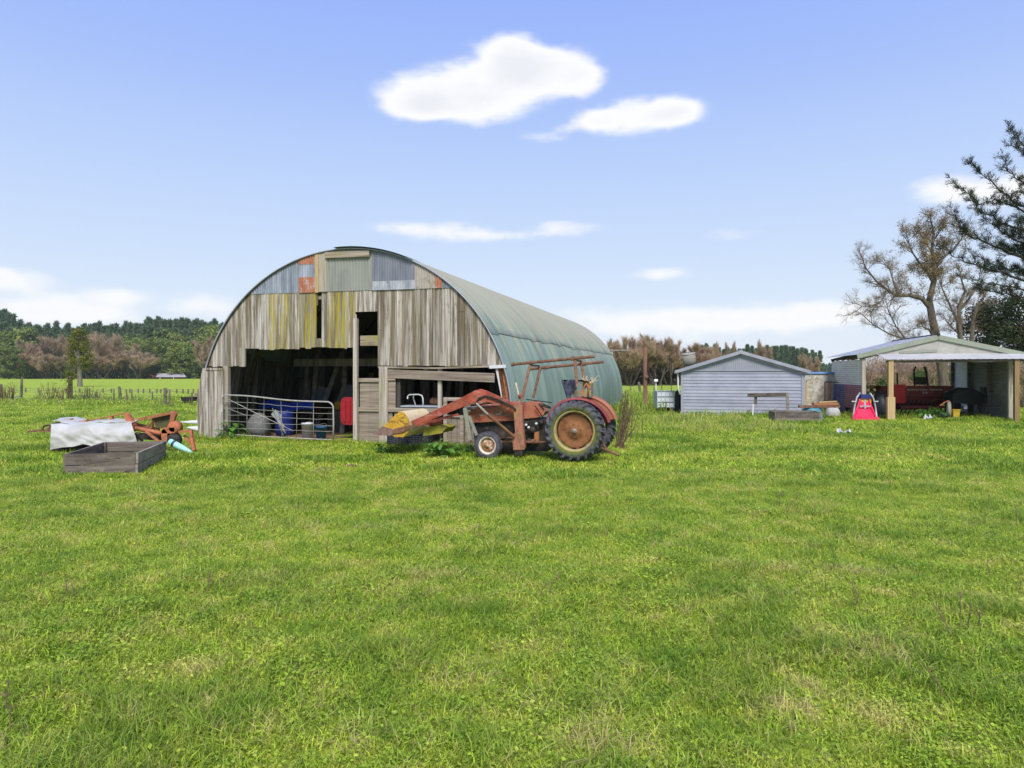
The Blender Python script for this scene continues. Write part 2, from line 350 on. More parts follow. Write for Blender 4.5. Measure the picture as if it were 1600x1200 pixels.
# ------------------------------------------------------------------ camera, sky, sun
cam=bpy.data.cameras.new('camera'); co=bpy.data.objects.new('camera',cam); COL.objects.link(co)
co.location=(0,0,H); co.rotation_euler=(PI/2,0,0)
cam.sensor_width=36; cam.lens=36*F/1600; cam.shift_y=-(600-YH)/1600; cam.clip_end=5000; cam.clip_start=.05
sc.camera=co
SUN_EL, SUN_AZ = math.radians(50), math.radians(176)      # azimuth from +Y (view direction) clockwise
w=bpy.data.worlds.new('World'); sc.world=w; w.use_nodes=True
def make_sky():
    nt=w.node_tree; bg=nt.nodes['Background']
    tc=nn(nt,'ShaderNodeTexCoord'); d=tc.outputs['Generated']
    sky=nn(nt,'ShaderNodeTexSky',sky_type='NISHITA',sun_disc=False)
    sky.sun_elevation=SUN_EL; sky.sun_rotation=SUN_AZ; sky.air_density=1; sky.dust_density=.6
    sp=nn(nt,'ShaderNodeSeparateXYZ'); nt.links.new(d,sp.inputs[0])
    x,y,z=sp.outputs
    az=mth(nt,'ARCTAN2',x,y)
    hor=mth(nt,'SQRT',mth(nt,'ADD',mth(nt,'MULTIPLY',x,x),mth(nt,'MULTIPLY',y,y)))
    te=mth(nt,'DIVIDE',z,hor)
    lin=lambda c:tuple(((q/255/12.92) if q<11 else ((q/255+.055)/1.055)**2.4)*7.6 for q in c)
    cols=[lin(c) for c in ((234,240,253),(224,237,255),(209,227,255),(187,211,255),(167,194,255),(154,183,255),(128,162,248))]
    g=ramp(nt,mth(nt,'MULTIPLY',te,1.0,clamp=True),[tuple(q/7.6 for q in c) for c in cols],[0,.09,.165,.30,.42,.54,1.0])
    g10=mix(nt,1.0,g,(7.6,7.6,7.6),'MULTIPLY')
    base=mix(nt,.94,sky.outputs[0],g10)
    # clouds: soft blobs placed by compass direction and elevation
    cmb=nn(nt,'ShaderNodeCombineXYZ'); nt.links.new(az,cmb.inputs[0]); nt.links.new(te,cmb.inputs[1])
    n1=noise_tex(nt,cmb.outputs[0],(14,26,1),6,.55)
    n2=noise_tex(nt,cmb.outputs[0],(42,70,1),5,.6)
    blobs=[(640,152,66,42,1),(700,142,80,52,1),(795,116,90,66,1.4),(805,95,55,46,1.0),(872,112,72,48,1.1),(915,125,42,32,.8),(745,165,80,36,.9),(655,168,60,26,.8),
      (1000,182,104,34,1.1),(1058,172,52,28,1),(930,188,46,20,.8),(848,214,44,11,.45),(880,202,30,10,.35),
      (705,364,100,20,.62),(635,356,70,14,.5),(880,358,70,15,.55),(795,368,70,10,.42),(1028,428,58,14,.8),(1148,366,50,14,.38),
      (1480,298,78,30,.8),(1575,296,90,34,.8),(25,437,80,22,.75),(-30,432,70,26,.8),
      (130,478,150,34,.75),(190,462,60,16,.5),(325,478,85,24,.7),(60,492,160,24,.6),(980,498,170,26,.55),(1180,494,190,26,.7),(1320,488,110,26,.6),(1110,512,270,30,.5)]
    tot=None
    for (cx,cy,rx,ry,wt) in blobs:
        k=(cx-800)/F; a0=math.atan(k); t0=(YH-cy)/F*math.cos(a0)
        ra=rx/F*math.cos(a0)**2*1.2; rt=ry/F*math.cos(a0)*1.2
        dx=mth(nt,'MULTIPLY_ADD',az,1/ra,-a0/ra); dy=mth(nt,'MULTIPLY_ADD',te,1/rt,-t0/rt)
        d2=mth(nt,'ADD',mth(nt,'MULTIPLY',dx,dx),mth(nt,'MULTIPLY',dy,dy))
        q=mth(nt,'SUBTRACT',1.0,d2,clamp=True)
        q=mth(nt,'MULTIPLY',mth(nt,'MULTIPLY',q,q),wt)
        tot=q if tot is None else mth(nt,'ADD',tot,q)
    wob=mth(nt,'ADD',mth(nt,'MULTIPLY',mth(nt,'SUBTRACT',n1,.5),1.25),mth(nt,'MULTIPLY',mth(nt,'SUBTRACT',n2,.5),.55))
    gate=mth(nt,'MULTIPLY',tot,6.0,clamp=True)
    fld=mth(nt,'ADD',tot,mth(nt,'MULTIPLY',wob,gate))
    msk=step(nt,fld,.0,.92)
    msk=mth(nt,'MULTIPLY',msk,.97)
    shade=step(nt,mth(nt,'ADD',tot,mth(nt,'MULTIPLY',wob,1.2)),.9,2.4)
    cc=mix(nt,shade,(7.7,7.7,7.8),(6.6,6.7,7.0))
    col=mix(nt,msk,base,cc)
    nt.links.new(col,bg.inputs[0]); bg.inputs[1].default_value=.1
make_sky()
sun=bpy.data.lights.new('sun','SUN'); so=bpy.data.objects.new('sun',sun); COL.objects.link(so)
sun.energy=3.6; sun.angle=math.radians(20); sun.color=(1,.95,.87)
sd=Vector((math.sin(SUN_AZ)*math.cos(SUN_EL),math.cos(SUN_AZ)*math.cos(SUN_EL),math.sin(SUN_EL)))
so.rotation_euler=sd.to_track_quat('Z','Y').to_euler()
vs=sc.view_settings; vs.view_transform='Standard'; vs.look='None'; vs.exposure=.4; vs.gamma=1
sc.cycles.use_denoising=True
sc.cycles.max_bounces=6; sc.cycles.transparent_max_bounces=8

# ------------------------------------------------------------------ ground
def grass_colour(nt,vec,per_blade=None):
    a=noise_tex(nt,vec,(.8,.8,.8),4,.6); b=noise_tex(nt,vec,(3.2,3.2,3.2),5,.7); c=noise_tex(nt,vec,(1.6,1.6,1.6),5,.7)
    col=ramp(nt,mth(nt,'MULTIPLY_ADD',b,.5,mth(nt,'MULTIPLY',a,.5)),[(.175,.288,.024),(.29,.402,.034),(.40,.475,.05),(.57,.53,.15)],[.33,.46,.56,.66])
    return col,c
def ground_material():
    m=bpy.data.materials.new('pasture'); m.use_nodes=True; nt=m.node_tree; b=nt.nodes['Principled BSDF']
    vec=nn(nt,'ShaderNodeNewGeometry').outputs['Position']
    col,c=grass_colour(nt,vec)
    fine=noise_tex(nt,vec,(16,16,16),6,.75)
    col=mix(nt,step(nt,fine,.35,.62,.5,0),col,(.085,.13,.02))
    col=mix(nt,step(nt,c,.6,.72,0,.45),col,(.36,.33,.1))
    big=noise_tex(nt,vec,(.05,.16,.05),5,.65)
    col=mix(nt,step(nt,big,.5,.66,0,.45),col,(.21,.31,.03))
    big2=noise_tex(nt,vec,(.11,.35,.3),5,.7)
    col=mix(nt,step(nt,big2,.54,.68,0,.5),col,(.36,.43,.08))
    # the worn bare patches in front of the barn
    nt.links.new(col,b.inputs['Base Color']); b.inputs['Roughness'].default_value=.95; b.inputs['Specular IOR Level'].default_value=.1
    bn=nn(nt,'ShaderNodeBump'); bn.inputs['Distance'].default_value=.05
    nt.links.new(noise_tex(nt,vec,(9,9,9),6,.75),bn.inputs['Height']); nt.links.new(bn.outputs[0],b.inputs['Normal'])
    return m
def build_ground():
    mb=MB()
    ys=[-40,-10,-3]+[ .8+.32*i for i in range(95)]+[32,34,37,40,45,50,56,62,70,80,95,115,140,170,200,230,280,350,500,800,1300,2400]
    rows=[]
    for y in ys:
        hw=max(26,abs(y)*1.1+14)
        n=150
        if y>62: hw=max(hw,y*1.6)
        rows.append([(hw*(2*i/(n-1)-1),y,gh(hw*(2*i/(n-1)-1),y)) for i in range(n)])
    mb.grid(rows)
    o=mb.build('ground',ground_material()); tag(o,kind='structure')
build_ground()

def grass_material():
    m=bpy.data.materials.new('grass_blades'); m.use_nodes=True; nt=m.node_tree; b=nt.nodes['Principled BSDF']
    vec=nn(nt,'ShaderNodeNewGeometry').outputs['Position']
    at=nn(nt,'ShaderNodeAttribute',attribute_name='Col'); sep=nn(nt,'ShaderNodeSeparateColor'); nt.links.new(at.outputs[0],sep.inputs[0])
    col,c=grass_colour(nt,vec)
    f=mth(nt,'MULTIPLY_ADD',sep.outputs[0],1.5,.3); cm=nn(nt,'ShaderNodeCombineColor')
    for i in range(3): nt.links.new(f,cm.inputs[i])
    col=mix(nt,1.0,col,cm.outputs[0],'MULTIPLY')
    col=mix(nt,mth(nt,'MULTIPLY',sep.outputs[2],.75),col,(.14,.275,.026))          # lush tufts
    st=mth(nt,'MULTIPLY',sep.outputs[1],step(nt,c,.36,.62,.25,1.0))
    col=mix(nt,st,col,(.58,.47,.22))                                                # dead blades
    nt.links.new(col,b.inputs['Base Color']); b.inputs['Roughness'].default_value=.45; b.inputs['Specular IOR Level'].default_value=.3
    t=nn(nt,'ShaderNodeBsdfTranslucent'); nt.links.new(col,t.inputs[0])
    ms=nn(nt,'ShaderNodeMixShader'); ms.inputs[0].default_value=.42
    nt.links.new(b.outputs[0],ms.inputs[1]); nt.links.new(t.outputs[0],ms.inputs[2])
    nt.links.new(ms.outputs[0],nt.nodes['Material Output'].inputs[0])
    return m
grass_m=grass_material()
def blades(rng,n,rad,hmin,hmax,wid,dead,lean=.5,lush=0.0,tight=1.0):
    """n bent tapering blades inside a disc: arrays V,F,C"""
    a=rng.random(n)*2*np.pi; rr=rad*np.sqrt(rng.random(n))*tight
    base=np.stack([rr*np.cos(a),rr*np.sin(a),np.full(n,-.015)],-1)
    h=hmin+(hmax-hmin)*rng.random(n)**1.6
    la=rng.random(n)*2*np.pi; ld=np.stack([np.cos(la),np.sin(la),np.zeros(n)],-1)
    ln=h*lean*(.25+1.1*rng.random(n))
    wd=np.stack([-np.sin(la+rng.normal(0,.5,n)),np.cos(la+rng.normal(0,.5,n)),np.zeros(n)],-1)
    w=wid*(.6+.8*rng.random(n))
    up=np.array([0,0,1.0])
    mid=base+up*(h*.6)[:,None]+ld*(ln*.3)[:,None]
    tip=base+up*(h*(1-.25*rng.random(n)))[:,None]+ld*ln[:,None]
    W=wd*w[:,None]/2
    Vx=np.stack([base-W,base+W,mid+W*.85,mid-W*.85,tip],1).reshape(-1,3)
    i=np.arange(n)[:,None]*5
    Fx=np.concatenate([i+np.array([[0,1,2]]),i+np.array([[0,2,3]]),i+np.array([[3,2,4]])],0)
    C=np.zeros((n,5,3)); C[:,:,0]=rng.random(n)[:,None]; C[:,:,1]=(rng.random(n)<dead)[:,None]*(.5+.5*rng.random(n))[:,None]; C[:,:,2]=lush
    return Vx,Fx,C.reshape(-1,3)
def leaflets(rng,n,rad,hmin,hmax,size):
    a=rng.random(n)*2*np.pi; rr=rad*np.sqrt(rng.random(n))
    c=np.stack([rr*np.cos(a),rr*np.sin(a),hmin+(hmax-hmin)*rng.random(n)],-1)
    nrm=np.stack([rng.normal(0,.4,n),rng.normal(0,.4,n),np.ones(n)],-1); nrm/=np.linalg.norm(nrm,axis=1)[:,None]
    t=np.cross(nrm,rng.normal(0,1,(n,3))); t/=np.linalg.norm(t,axis=1)[:,None]; b=np.cross(nrm,t)
    s=(size*(.5+.9*rng.random(n)))[:,None]
    Vx=np.stack([c-t*s,c-b*s*.7+t*s*.1,c+t*s,c+b*s*.7+t*s*.1],1).reshape(-1,3)
    i=np.arange(n)[:,None]*4
    Fx=np.concatenate([i+np.array([[0,1,2]]),i+np.array([[0,2,3]])],0)
    C=np.zeros((n,4,3)); C[:,:,0]=(.45+.5*rng.random(n))[:,None]; C[:,:,2]=.3
    return Vx,Fx,C.reshape(-1,3)
def join(parts):
    Vs=[];Fs=[];Cs=[];o=0
    for v,f,c in parts: Vs.append(v);Fs.append(f+o);Cs.append(c);o+=len(v)
    return np.concatenate(Vs),np.concatenate(Fs),np.concatenate(Cs)
def scatter(name,variants,pts,label):
    """one stuff object: mesh points carrying rot, size and variant; geometry nodes place the clump meshes"""
    coll=bpy.data.collections.new(name+'_clumps')
    for i,(v,f,c) in enumerate(variants):
        o=np_mesh('%s_clump'%name,v,f,c,grass_m); COL.objects.unlink(o); o.name='%s_clump_%02d'%(name,i); coll.objects.link(o)
    P=np.array([p[:3] for p in pts],np.float32)
    me=bpy.data.meshes.new(name); me.from_pydata(P.tolist(),[],[])
    for nm,tp,vals in (('rotz','FLOAT',[p[3] for p in pts]),('size','FLOAT',[p[4] for p in pts]),('variant','INT',[int(p[5]) for p in pts])):
        at=me.attributes.new(nm,tp,'POINT'); at.data.foreach_set('value',vals)
    o=bpy.data.objects.new(name,me); COL.objects.link(o); tag(o,label,'grass',kind='stuff')
    ng=bpy.data.node_groups.new(name+'_nodes','GeometryNodeTree')
    ng.interface.new_socket('Geometry',in_out='INPUT',socket_type='NodeSocketGeometry')
    ng.interface.new_socket('Geometry',in_out='OUTPUT',socket_type='NodeSocketGeometry')
    gi=ng.nodes.new('NodeGroupInput'); go=ng.nodes.new('NodeGroupOutput')
    ci=ng.nodes.new('GeometryNodeCollectionInfo'); ci.inputs[0].default_value=coll; ci.inputs[1].default_value=True; ci.inputs[2].default_value=True
    ip=ng.nodes.new('GeometryNodeInstanceOnPoints')
    def attr(nm,t):
        n=ng.nodes.new('GeometryNodeInputNamedAttribute'); n.data_type=t; n.inputs[0].default_value=nm; return n.outputs[0]
    cx=ng.nodes.new('ShaderNodeCombineXYZ'); ng.links.new(attr('rotz','FLOAT'),cx.inputs[2])
    ng.links.new(gi.outputs[0],ip.inputs['Points']); ng.links.new(ci.outputs[0],ip.inputs['Instance'])
    ip.inputs['Pick Instance'].default_value=True
    ng.links.new(attr('variant','INT'),ip.inputs['Instance Index'])
    ng.links.new(cx.outputs[0],ip.inputs['Rotation']); ng.links.new(attr('size','FLOAT'),ip.inputs['Scale'])
    ng.links.new(ip.outputs[0],go.inputs[0])
    md=o.modifiers.new('scatter','NODES'); md.node_group=ng
    return o
BARN=Frame(-4.529,19.291,.27)
BR,BC,BSQ,BL=4.717,.731,.971,24.5
def in_barn(x,y,m=0.1):
    dx,dy=x-BARN.x,y-BARN.y
    u=dx*BARN.c-dy*BARN.s; v=dx*BARN.s+dy*BARN.c
    return abs(u)<BR-.1+m and -m<v<BL
def blocked(x,y):
    if in_barn(x,y,-.05): return True
    if 7.7<x<13.4 and 31.4<y<40: return True
    if 15.2<x<19.9 and 29.4<y<33: return True
    return False
def build_grass():
    g=np.random.default_rng(3)
    near=[join([blades(g,78,.15,.025,.085,.005,.16,1.0),leaflets(g,14,.14,.01,.04,.010)]) for _ in range(5)]
    near+=[join([blades(g,100,.13,.04,.12,.0045,.08,.9,.7)]) for _ in range(2)]                 # 5,6 lush tufts
    near+=[join([blades(g,46,.15,.03,.11,.006,.85,1.5)]) for _ in range(2)]                   # 7,8 straw
    near+=[join([leaflets(g,110,.17,.01,.06,.0115),blades(g,36,.15,.03,.09,.005,.15,.8)]) for _ in range(2)]  # 9,10 clover, herbs
    far=[join([blades(g,70,.30,.03,.09,.013,.12,.9)]) for _ in range(4)]
    far+=[join([blades(g,80,.28,.05,.15,.014,.04,.7,.7)]) for _ in range(2)]                  # 4,5
    far+=[join([blades(g,55,.30,.03,.09,.014,.85,1.4)])]                                      # 6
    pts=[];pf=[]
    def n3(x,y,s,o): return noise.noise(Vector((x*s,y*s,o)))
    def spots(L): return [((px-800)/F*(F*H/(py-YH)),F*H/(py-YH),rx,ry) for px,py,rx,ry in L]
    LUSH=spots(((1080,1050,.75,.45),(900,1075,.5,.4),(330,1110,.7,.35),(130,1090,.5,.3),(1150,700,1.2,.4),(250,770,.8,.4),(740,960,.5,.3),(1380,900,.6,.3),(560,1020,.4,.25)))
    STRAW=spots(((40,1175,.45,.25),(860,1185,.35,.18),(1130,935,.5,.3),(1110,880,.5,.3),(640,900,.7,.3),(330,905,.5,.3),(1340,1010,.5,.3),(520,1165,.3,.15),(1430,1150,.4,.2),(1250,800,.9,.4),(480,820,.8,.4)))
    def near_spot(L,x,y): 
        return max(max(0,1-((x-a)/rx)**2-((y-b)/ry)**2) for a,b,rx,ry in L)
    y=2.6
    while y<13.5:
        st=.076 if y<7 else .1
        hw=y*.80+.5
        x=-hw
        while x<hw:
            X=x+R.uniform(-.06,.06); Y=y+R.uniform(-.06,.06)
            a=.75*n3(X,Y,.8,1)+.55*n3(X,Y,2.6,4); b=.7*n3(X,Y,1.1,9)+.6*n3(X,Y,3.6,2); c=.7*n3(X,Y,1.1,20)+.6*n3(X,Y,3.4,8); a=a*.9+.45*near_spot(LUSH,X,Y)**.5; b+=.5*near_spot(STRAW,X,Y)**.5
            v=R.randrange(5); sz=R.uniform(.7,1.25)*(1+.35*a)
            if a>.36 and R.random()<.65: v=R.choice((5,6)); sz=R.uniform(.8,1.35)
            elif b>.38 and R.random()<.65: v=R.choice((7,8))
            elif c>.5 and R.random()<.45: v=R.choice((9,10))
            elif R.random()<.09: v=R.choice((7,8,7,5,6,9))
            if not blocked(X,Y): pts.append((X,Y,gh(X,Y),R.uniform(0,6.28),sz,v))
            x+=st
        y+=st
    y=12.5
    while y<52:
        st=.18 if y<22 else (.27 if y<34 else .42)
        hw=y*.78+1
        x=-hw
        while x<hw:
            X=x+R.uniform(-.12,.12); Y=y+R.uniform(-.12,.12)
            a=n3(X,Y,.55,1)+.35*n3(X,Y,2.1,4); b=n3(X,Y,.8,9)+.5*n3(X,Y,2.6,2); a+=.5*near_spot(LUSH,X,Y)**.5; b+=.5*near_spot(STRAW,X,Y)**.5
            v=R.randrange(4); sz=R.uniform(.7,1.25)*(1+.3*a)*(1 if y<22 else 1.35)
            if a>.34 and R.random()<.7: v=R.choice((4,5))
            elif b>.44 and R.random()<.6: v=6
            if not blocked(X,Y): pf.append((X,Y,gh(X,Y),R.uniform(0,6.28),sz,v))
            x+=st
        y+=st
    scatter('grass',near,pts,'short green pasture grass with straw and clover in the foreground')
    scatter('pasture_grass',far,pf,'short green pasture grass spreading back around the sheds')
build_grass()
# ------------------------------------------------------------------ the arched barn
barn=thing('arched_barn','big weathered arched barn, green curved iron roof and grey board front with open bays','barn',BARN)
def arc_z(u,r=BR): return BC+BSQ*math.sqrt(max(0,r*r-u*u))
def arc_u(z,r=BR): return math.sqrt(max(0,r*r-((z-BC)/BSQ)**2))
def build_roof():
    mb=MB()
    pitch,amp=.118,.015
    v0,v1=-.09,BL
    nv=int((v1-v0)/pitch*6)
    vsamp=[v0+(v1-v0)*i/nv for i in range(nv+1)]
    rr=random.Random(5)
    ns=int((v1-v0)/.708)+2
    shr=[[rr.random() for _ in range(ns)] for _ in range(3)]
    lift=[[rr.random() for _ in range(ns)] for _ in range(3)]
    a_s=math.asin((3.02-BC)/(BR*BSQ)); a0=-math.asin(BC/(BR*BSQ))-.01
    for ci,(lo,hi,dr) in enumerate(((a0,a_s+.02,0),(a_s-.025,PI-a_s+.025,.012),(PI-a_s-.02,PI-a0,0))):
        na=46 if ci==1 else 20
        vs=[];cs=[]
        for i in range(na+1):
            for v in vsamp:
                s=int((v-v0)/.708); fr=((v-v0)/.708)%1
                jit=(lift[ci][s]-.5)*.03
                lo2=lo+(jit if ci==1 else 0)
                a=lo2+(hi-lo2)*i/na
                edge=max(0,1-(a-lo)/.12) if ci==1 else 0
                r=BR+dr+amp*math.cos(2*PI*v/pitch)+.004*(fr<.1)+edge*(.004+.035*max(0,lift[ci][s]-.45))
                z=BC+BSQ*r*math.sin(a)
                vs.append((r*math.cos(a),v,z))
                lap=.55*max(0,1-abs(fr-.055)/.045) if rr.random()<2 else 0
                seam=.5*max(0,1-(a-lo2)/.006) if ci==1 else 0
                hgt=max(0,(z-1.6)/3.6)
                cs.append((shr[ci][s],hgt,max(lap*(.5+1.0*lift[ci][s]),seam)))
        m=len(vsamp); o=len(mb.v)
        mb.v+=vs; mb.c+=cs
        for i in range(na):
            for j in range(m-1):
                mb.f.append((o+i*m+j,o+i*m+j+1,o+(i+1)*m+j+1,o+(i+1)*m+j)); mb.mi.append(0); mb.sm.append(True)
    # the cut edge of the sheets and the rim angle at the front
    rim=[((BR+.012)*math.cos(a),v0,BC+BSQ*(BR+.012)*math.sin(a)) for a in [a0+(PI-2*a0)*i/80 for i in range(81)]]
    roof=mb.build('curved_roof',roof_m,barn)
    m2=MB()
    rim=[((BR-.004)*math.cos(a),-.095,BC+BSQ*(BR-.004)*math.sin(a)) for a in [a0+(PI-2*a0)*i/80 for i in range(81)]]
    m2.tube(rim,.022,n=6,col=(.7,0,0)); m2.build('roof_edge_rib',shedroof_m,barn)
    m3=MB()    # ridge patch sheet, its loose end sticks up over the right of the top
    rows=[]
    for v in (-.2,.55):
        rows.append([((BR+.04)*math.cos(a),v,BC+BSQ*(BR+.04)*math.sin(a)+.03*max(0,(1.18-a)/.1 if a<1.18 else 0)) for a in [1.14+.5*i/24 for i in range(25)]])
    m3.grid(rows,col=(.8,.4,0)); m3.build('ridge_cap',galv_blue,barn)
    m4=MB()
    for v in range(1,13):
        pts=[((BR-.09)*math.cos(a),v*2.0,BC+BSQ*(BR-.09)*math.sin(a)) for a in [a0+(PI-2*a0)*i/40 for i in range(41)]]
        m4.tube(pts,.045,n=5)
    m4.build('roof_ribs',rust_m,barn); 
    return roof
build_roof()
def corrugated(mb,u0,u1,z0,z1,v=0.0,pitch=.076,amp=.011,top=None,horizontal=False,mi=0,col=(.5,0,0),th=0):
    """a wavy sheet standing in the u-z plane; z1 may be cut by top(u)"""
    if not horizontal:
        n=max(8,int((u1-u0)/pitch*6)); us=[u0+(u1-u0)*i/n for i in range(n+1)]
        rows=[]
        for k in range(2):
            rows.append([(u,v+amp*math.cos(2*PI*u/pitch),(z0 if k==0 else min(z1,top(u)) if top else z1)) for u in us])
        rows=[[p if p[2]>=z0 else (p[0],p[1],z0) for p in r] for r in rows]
    else:
        n=max(8,int((z1-z0)/pitch*6)); zs=[z0+(z1-z0)*i/n for i in range(n+1)]
        rows=[[(u,v+amp*math.cos(2*PI*z/pitch),z) for z in zs] for u in (u0,u1)]
    mb.grid(rows,mi=mi,col=col)
def board(mb,u0,u1,z0,z1,v0,v1,top=None,**k):
    a=z1 if top is None else min(z1,top(u0)); b=z1 if top is None else min(z1,top(u1))
    if max(a,b)<=z0+.02: return
    a=max(a,z0+.01); b=max(b,z0+.01)
    vs=[(u0,v0,z0),(u1,v0,z0),(u1,v1,z0),(u0,v1,z0),(u0,v0,a),(u1,v0,b),(u1,v1,b),(u0,v1,a)]
    mb.add(vs,[(0,3,2,1),(4,5,6,7),(0,1,5,4),(1,2,6,5),(2,3,7,6),(3,0,4,7)],**k)
def build_front():
    rr=random.Random(11)
    top=lambda u: arc_z(u,BR-.03)
    mb=MB()
    u=-4.50
    while u<4.62:
        wd=rr.uniform(.13,.20)
        if rr.random()<.12: wd*=.6
        u1=u+wd
        for edge in (-3.22,-.94,-.78,.28,.93):
            if u<edge-.02<u1-.02: u1=edge
        c=(u+u1)/2; gap=rr.choice((.001,.001,.002,.003,.006))
        d=rr.uniform(0,.007)
        zt=4.16
        if -3.22<c<.28: zb=2.58+rr.uniform(-.02,.03)-.02*math.sin(c*2)
        else: zb=2.085+rr.uniform(-.012,.02)
        g=0.0
        if -2.9<c<.3: g=rr.choice((0,.1,.35,.5,.7,.85,1)) if c>-2.5 else rr.choice((0,.15,.3))
        elif c>.9: g=rr.choice((0,0,0,0,.08,.15))
        if abs(c-(-1.15))<.08: g=1.3
        k=dict(col=(min(1,max(0,rr.gauss(.5,.27))),g,0))
        if u1-u>.02:
            if -.94<=c<=-.78:
                board(mb,u+gap,u1-gap,2.62,2.86,-.03-d,-.012-d,**k)
                if c<-.88: board(mb,u+gap,u+.05,3.78,4.1,-.03-d,-.012-d,**k)
            elif .28<c<.93: board(mb,u+gap,u1-gap,3.57,zt,-.03-d,-.008-d,**k)
            elif rr.random()<.16 and c>1: 
                zj=rr.uniform(2.8,3.7); board(mb,u+gap,u1-gap,zj+.006,zt,-.03-d,-.008-d,top=top,**k)
                board(mb,u+gap,u1-gap-.004,zb,zj,-.026-d,-.005-d,top=top,col=(rr.random(),0,0))
            else: board(mb,u+gap,u1-gap,zb,zt,-.03-d,-.008-d,top=top,**k)
        u=u1
    mb.build('front_boards',boards_m,barn)
    bk=MB()                                                    # dark battens behind the joints
    for (a,b,z0,z1) in ((-3.2,.27,2.7,2.8),(-3.2,-1,3.4,3.5),(-3.0,.27,3.95,4.05),(.95,4.4,2.2,2.3),(.95,3.9,3.2,3.3),(.95,3.0,3.95,4.05)):
        bk.span((a,.0,z0),(b,.06,z1),col=(.3,0,0))
    bk.build('girt',planks_m,barn)
    g=MB()
    zt=arc_z
    tp=lambda u: arc_z(u,BR-.03)
    def sheet(u0,u1,z0,z1,m,v,rnd,name='gable_sheet',pitch=.076):
        s=MB(); corrugated(s,u0,u1,z0,z1,v,pitch,.010,tp,col=(rnd,0,0)); s.build(name,m,barn)
    sheet(-3.12,-1.44,4.15,6,galv_blue,-.045,.55)
    sheet(-1.47,-.955,4.56,6,galv_blue,-.060,.8)
    sheet(-1.47,-.955,4.14,4.57,orange_iron,-.066,.5)
    sheet(-1.47,-1.0,4.93,6,orange_iron,-.068,.4)
    sheet(-.77,.80,4.15,6,galv_green,-.050,.5,pitch=.09)
    sheet(.78,2.03,4.36,6,galv_dark,-.062,.5)
    sheet(.80,2.03,4.14,4.38,galv_pale,-.070,.5)
    sheet(2.02,2.68,4.14,6,galv_rust,-.055,.5)
    sheet(2.62,2.80,4.14,4.5,orange_iron,-.066,.2)
    sheet(2.78,3.12,4.14,6,galv_blue,-.050,.3)
    p=MB()
    board(p,-.955,-.845,4.13,6,-.085,-.05,tp,col=(.55,.35,0)); p.build('gable_batten',rawpine_m,barn)
    p=MB(); board(p,-.84,-.60,4.15,6,-.075,-.03,tp,col=(.5,.2,0)); p.build('gable_batten',posts_m,barn)
    p=MB(); p.beam((-.62,-.10,arc_z(-.62)-.12),(.72,-.10,arc_z(.72)-.125),.05,.16,col=(.75,.15,0)); p.build('ridge_fascia',planks_m,barn)
    # hay-door and the low parts
    p=MB(); board(p,.22,.30,2.6,3.33,-.06,-.035,col=(.4,1.6,0)); board(p,.22,.31,3.34,3.50,-.06,-.035,col=(.8,.2,0)); p.build('mossy_board',boards_m,barn)
    p=MB(); p.span((.40,-.02,2.64),(.93,.03,2.92),col=(.6,.6,0)); p.build('hay_door_rail',planks_m,barn)
    p=MB(); board(p,.275,.385,0,3.38,-.19,-.08,col=(.85,0,0)); p.build('post',posts_m,barn)
    p=MB(); board(p,1.0,1.15,-.05,2.075,-.10,.03,col=(.6,.25,0)); board(p,1.152,1.24,-.05,2.075,-.085,.0,col=(.95,0,0)); p.build('post',posts_m,barn)
    p=MB()
    uu=[-4.78,-4.56,-4.35,-4.17,-3.99,-3.86]
    tp2=lambda u: min(2.04,arc_z(u,BR+.06) if abs(u)<BR else 2.04)
    for i in range(5):
        a,b=uu[i]+.004,uu[i+1]-.004
        if i==0:
            # outer board is cut to the curve of the roof
            vs=[]
            for z in (0,.5,1,1.5,2.03):
                x0=-arc_u(z,BR+.05); vs.append((x0,z))
            poly=[(b,0),(b,2.03)]+[(x,z) for x,z in reversed(vs)]
            p.prism(poly,-.16,-.13,col=(.7,0,0))
        else: board(p,a,b,0,2.03+.01*(i%2),-.16-.004*i,-.13-.004*i,col=((.62,.5,.66,.8)[i-1],0,0))
    p.span((-4.45,-.19,1.98),(-3.88,-.165,2.05),col=(.65,0,0))
    p.build('side_boards',boards_m,barn)
    p=MB(); board(p,-3.93,-3.76,.0,2.1,-.10,.02,col=(.35,.2,0)); p.build('post',posts_m,barn)
    p=MB(); board(p,-3.22-.18,-3.22,2.08,2.62,-.065,-.04,col=(.25,.4,0)); p.build('broken_board',boards_m,barn)
    # half-door and panels in the middle
    p=MB()
    for (a,b,z0,z1,c) in ((.39,.7,.95,1.68,.55),(.705,.995,.95,1.67,.45),(1.245,1.45,.96,1.72,.6),(.36,.66,0,.86,.5),(.665,.995,0,.85,.4),(1.245,1.36,0,.86,.3)):
        board(p,a,b,z0,z1,-.02,.0,col=(c,0,0))
    p.build('half_door_boards',planks_m,barn)
    p=MB(); p.span((.36,-.07,1.66),(1.0,-.022,1.76),col=(.9,0,0)); p.span((1.245,-.06,1.70),(1.46,-.022,1.78),col=(.9,0,0)); p.span((.36,-.07,.86),(2.9,-.022,.965),col=(.8,.1,0)); p.build('half_door_rail',planks_m,barn)
    # right bay
    p=MB(); p.beam((.96,-.05,2.06),(2.6,-.05,2.03),.05,.05,col=(.7,.2,0)); p.beam((2.6,-.05,2.03),(4.25,-.05,2.075),.05,.05,col=(.7,.2,0)); p.build('bay_lintel',planks_m,barn)
    p=MB(); p.beam((4.12,-.09,2.055),(4.56,-.09,2.075),.05,.085); p.build('lintel_patch',white_m,barn)
    p=MB(); p.beam((1.25,-.05,1.88),(4.25,-.05,1.775),.045,.235,col=(.35,0,0)); p.build('slanting_plank',planks_m,barn)
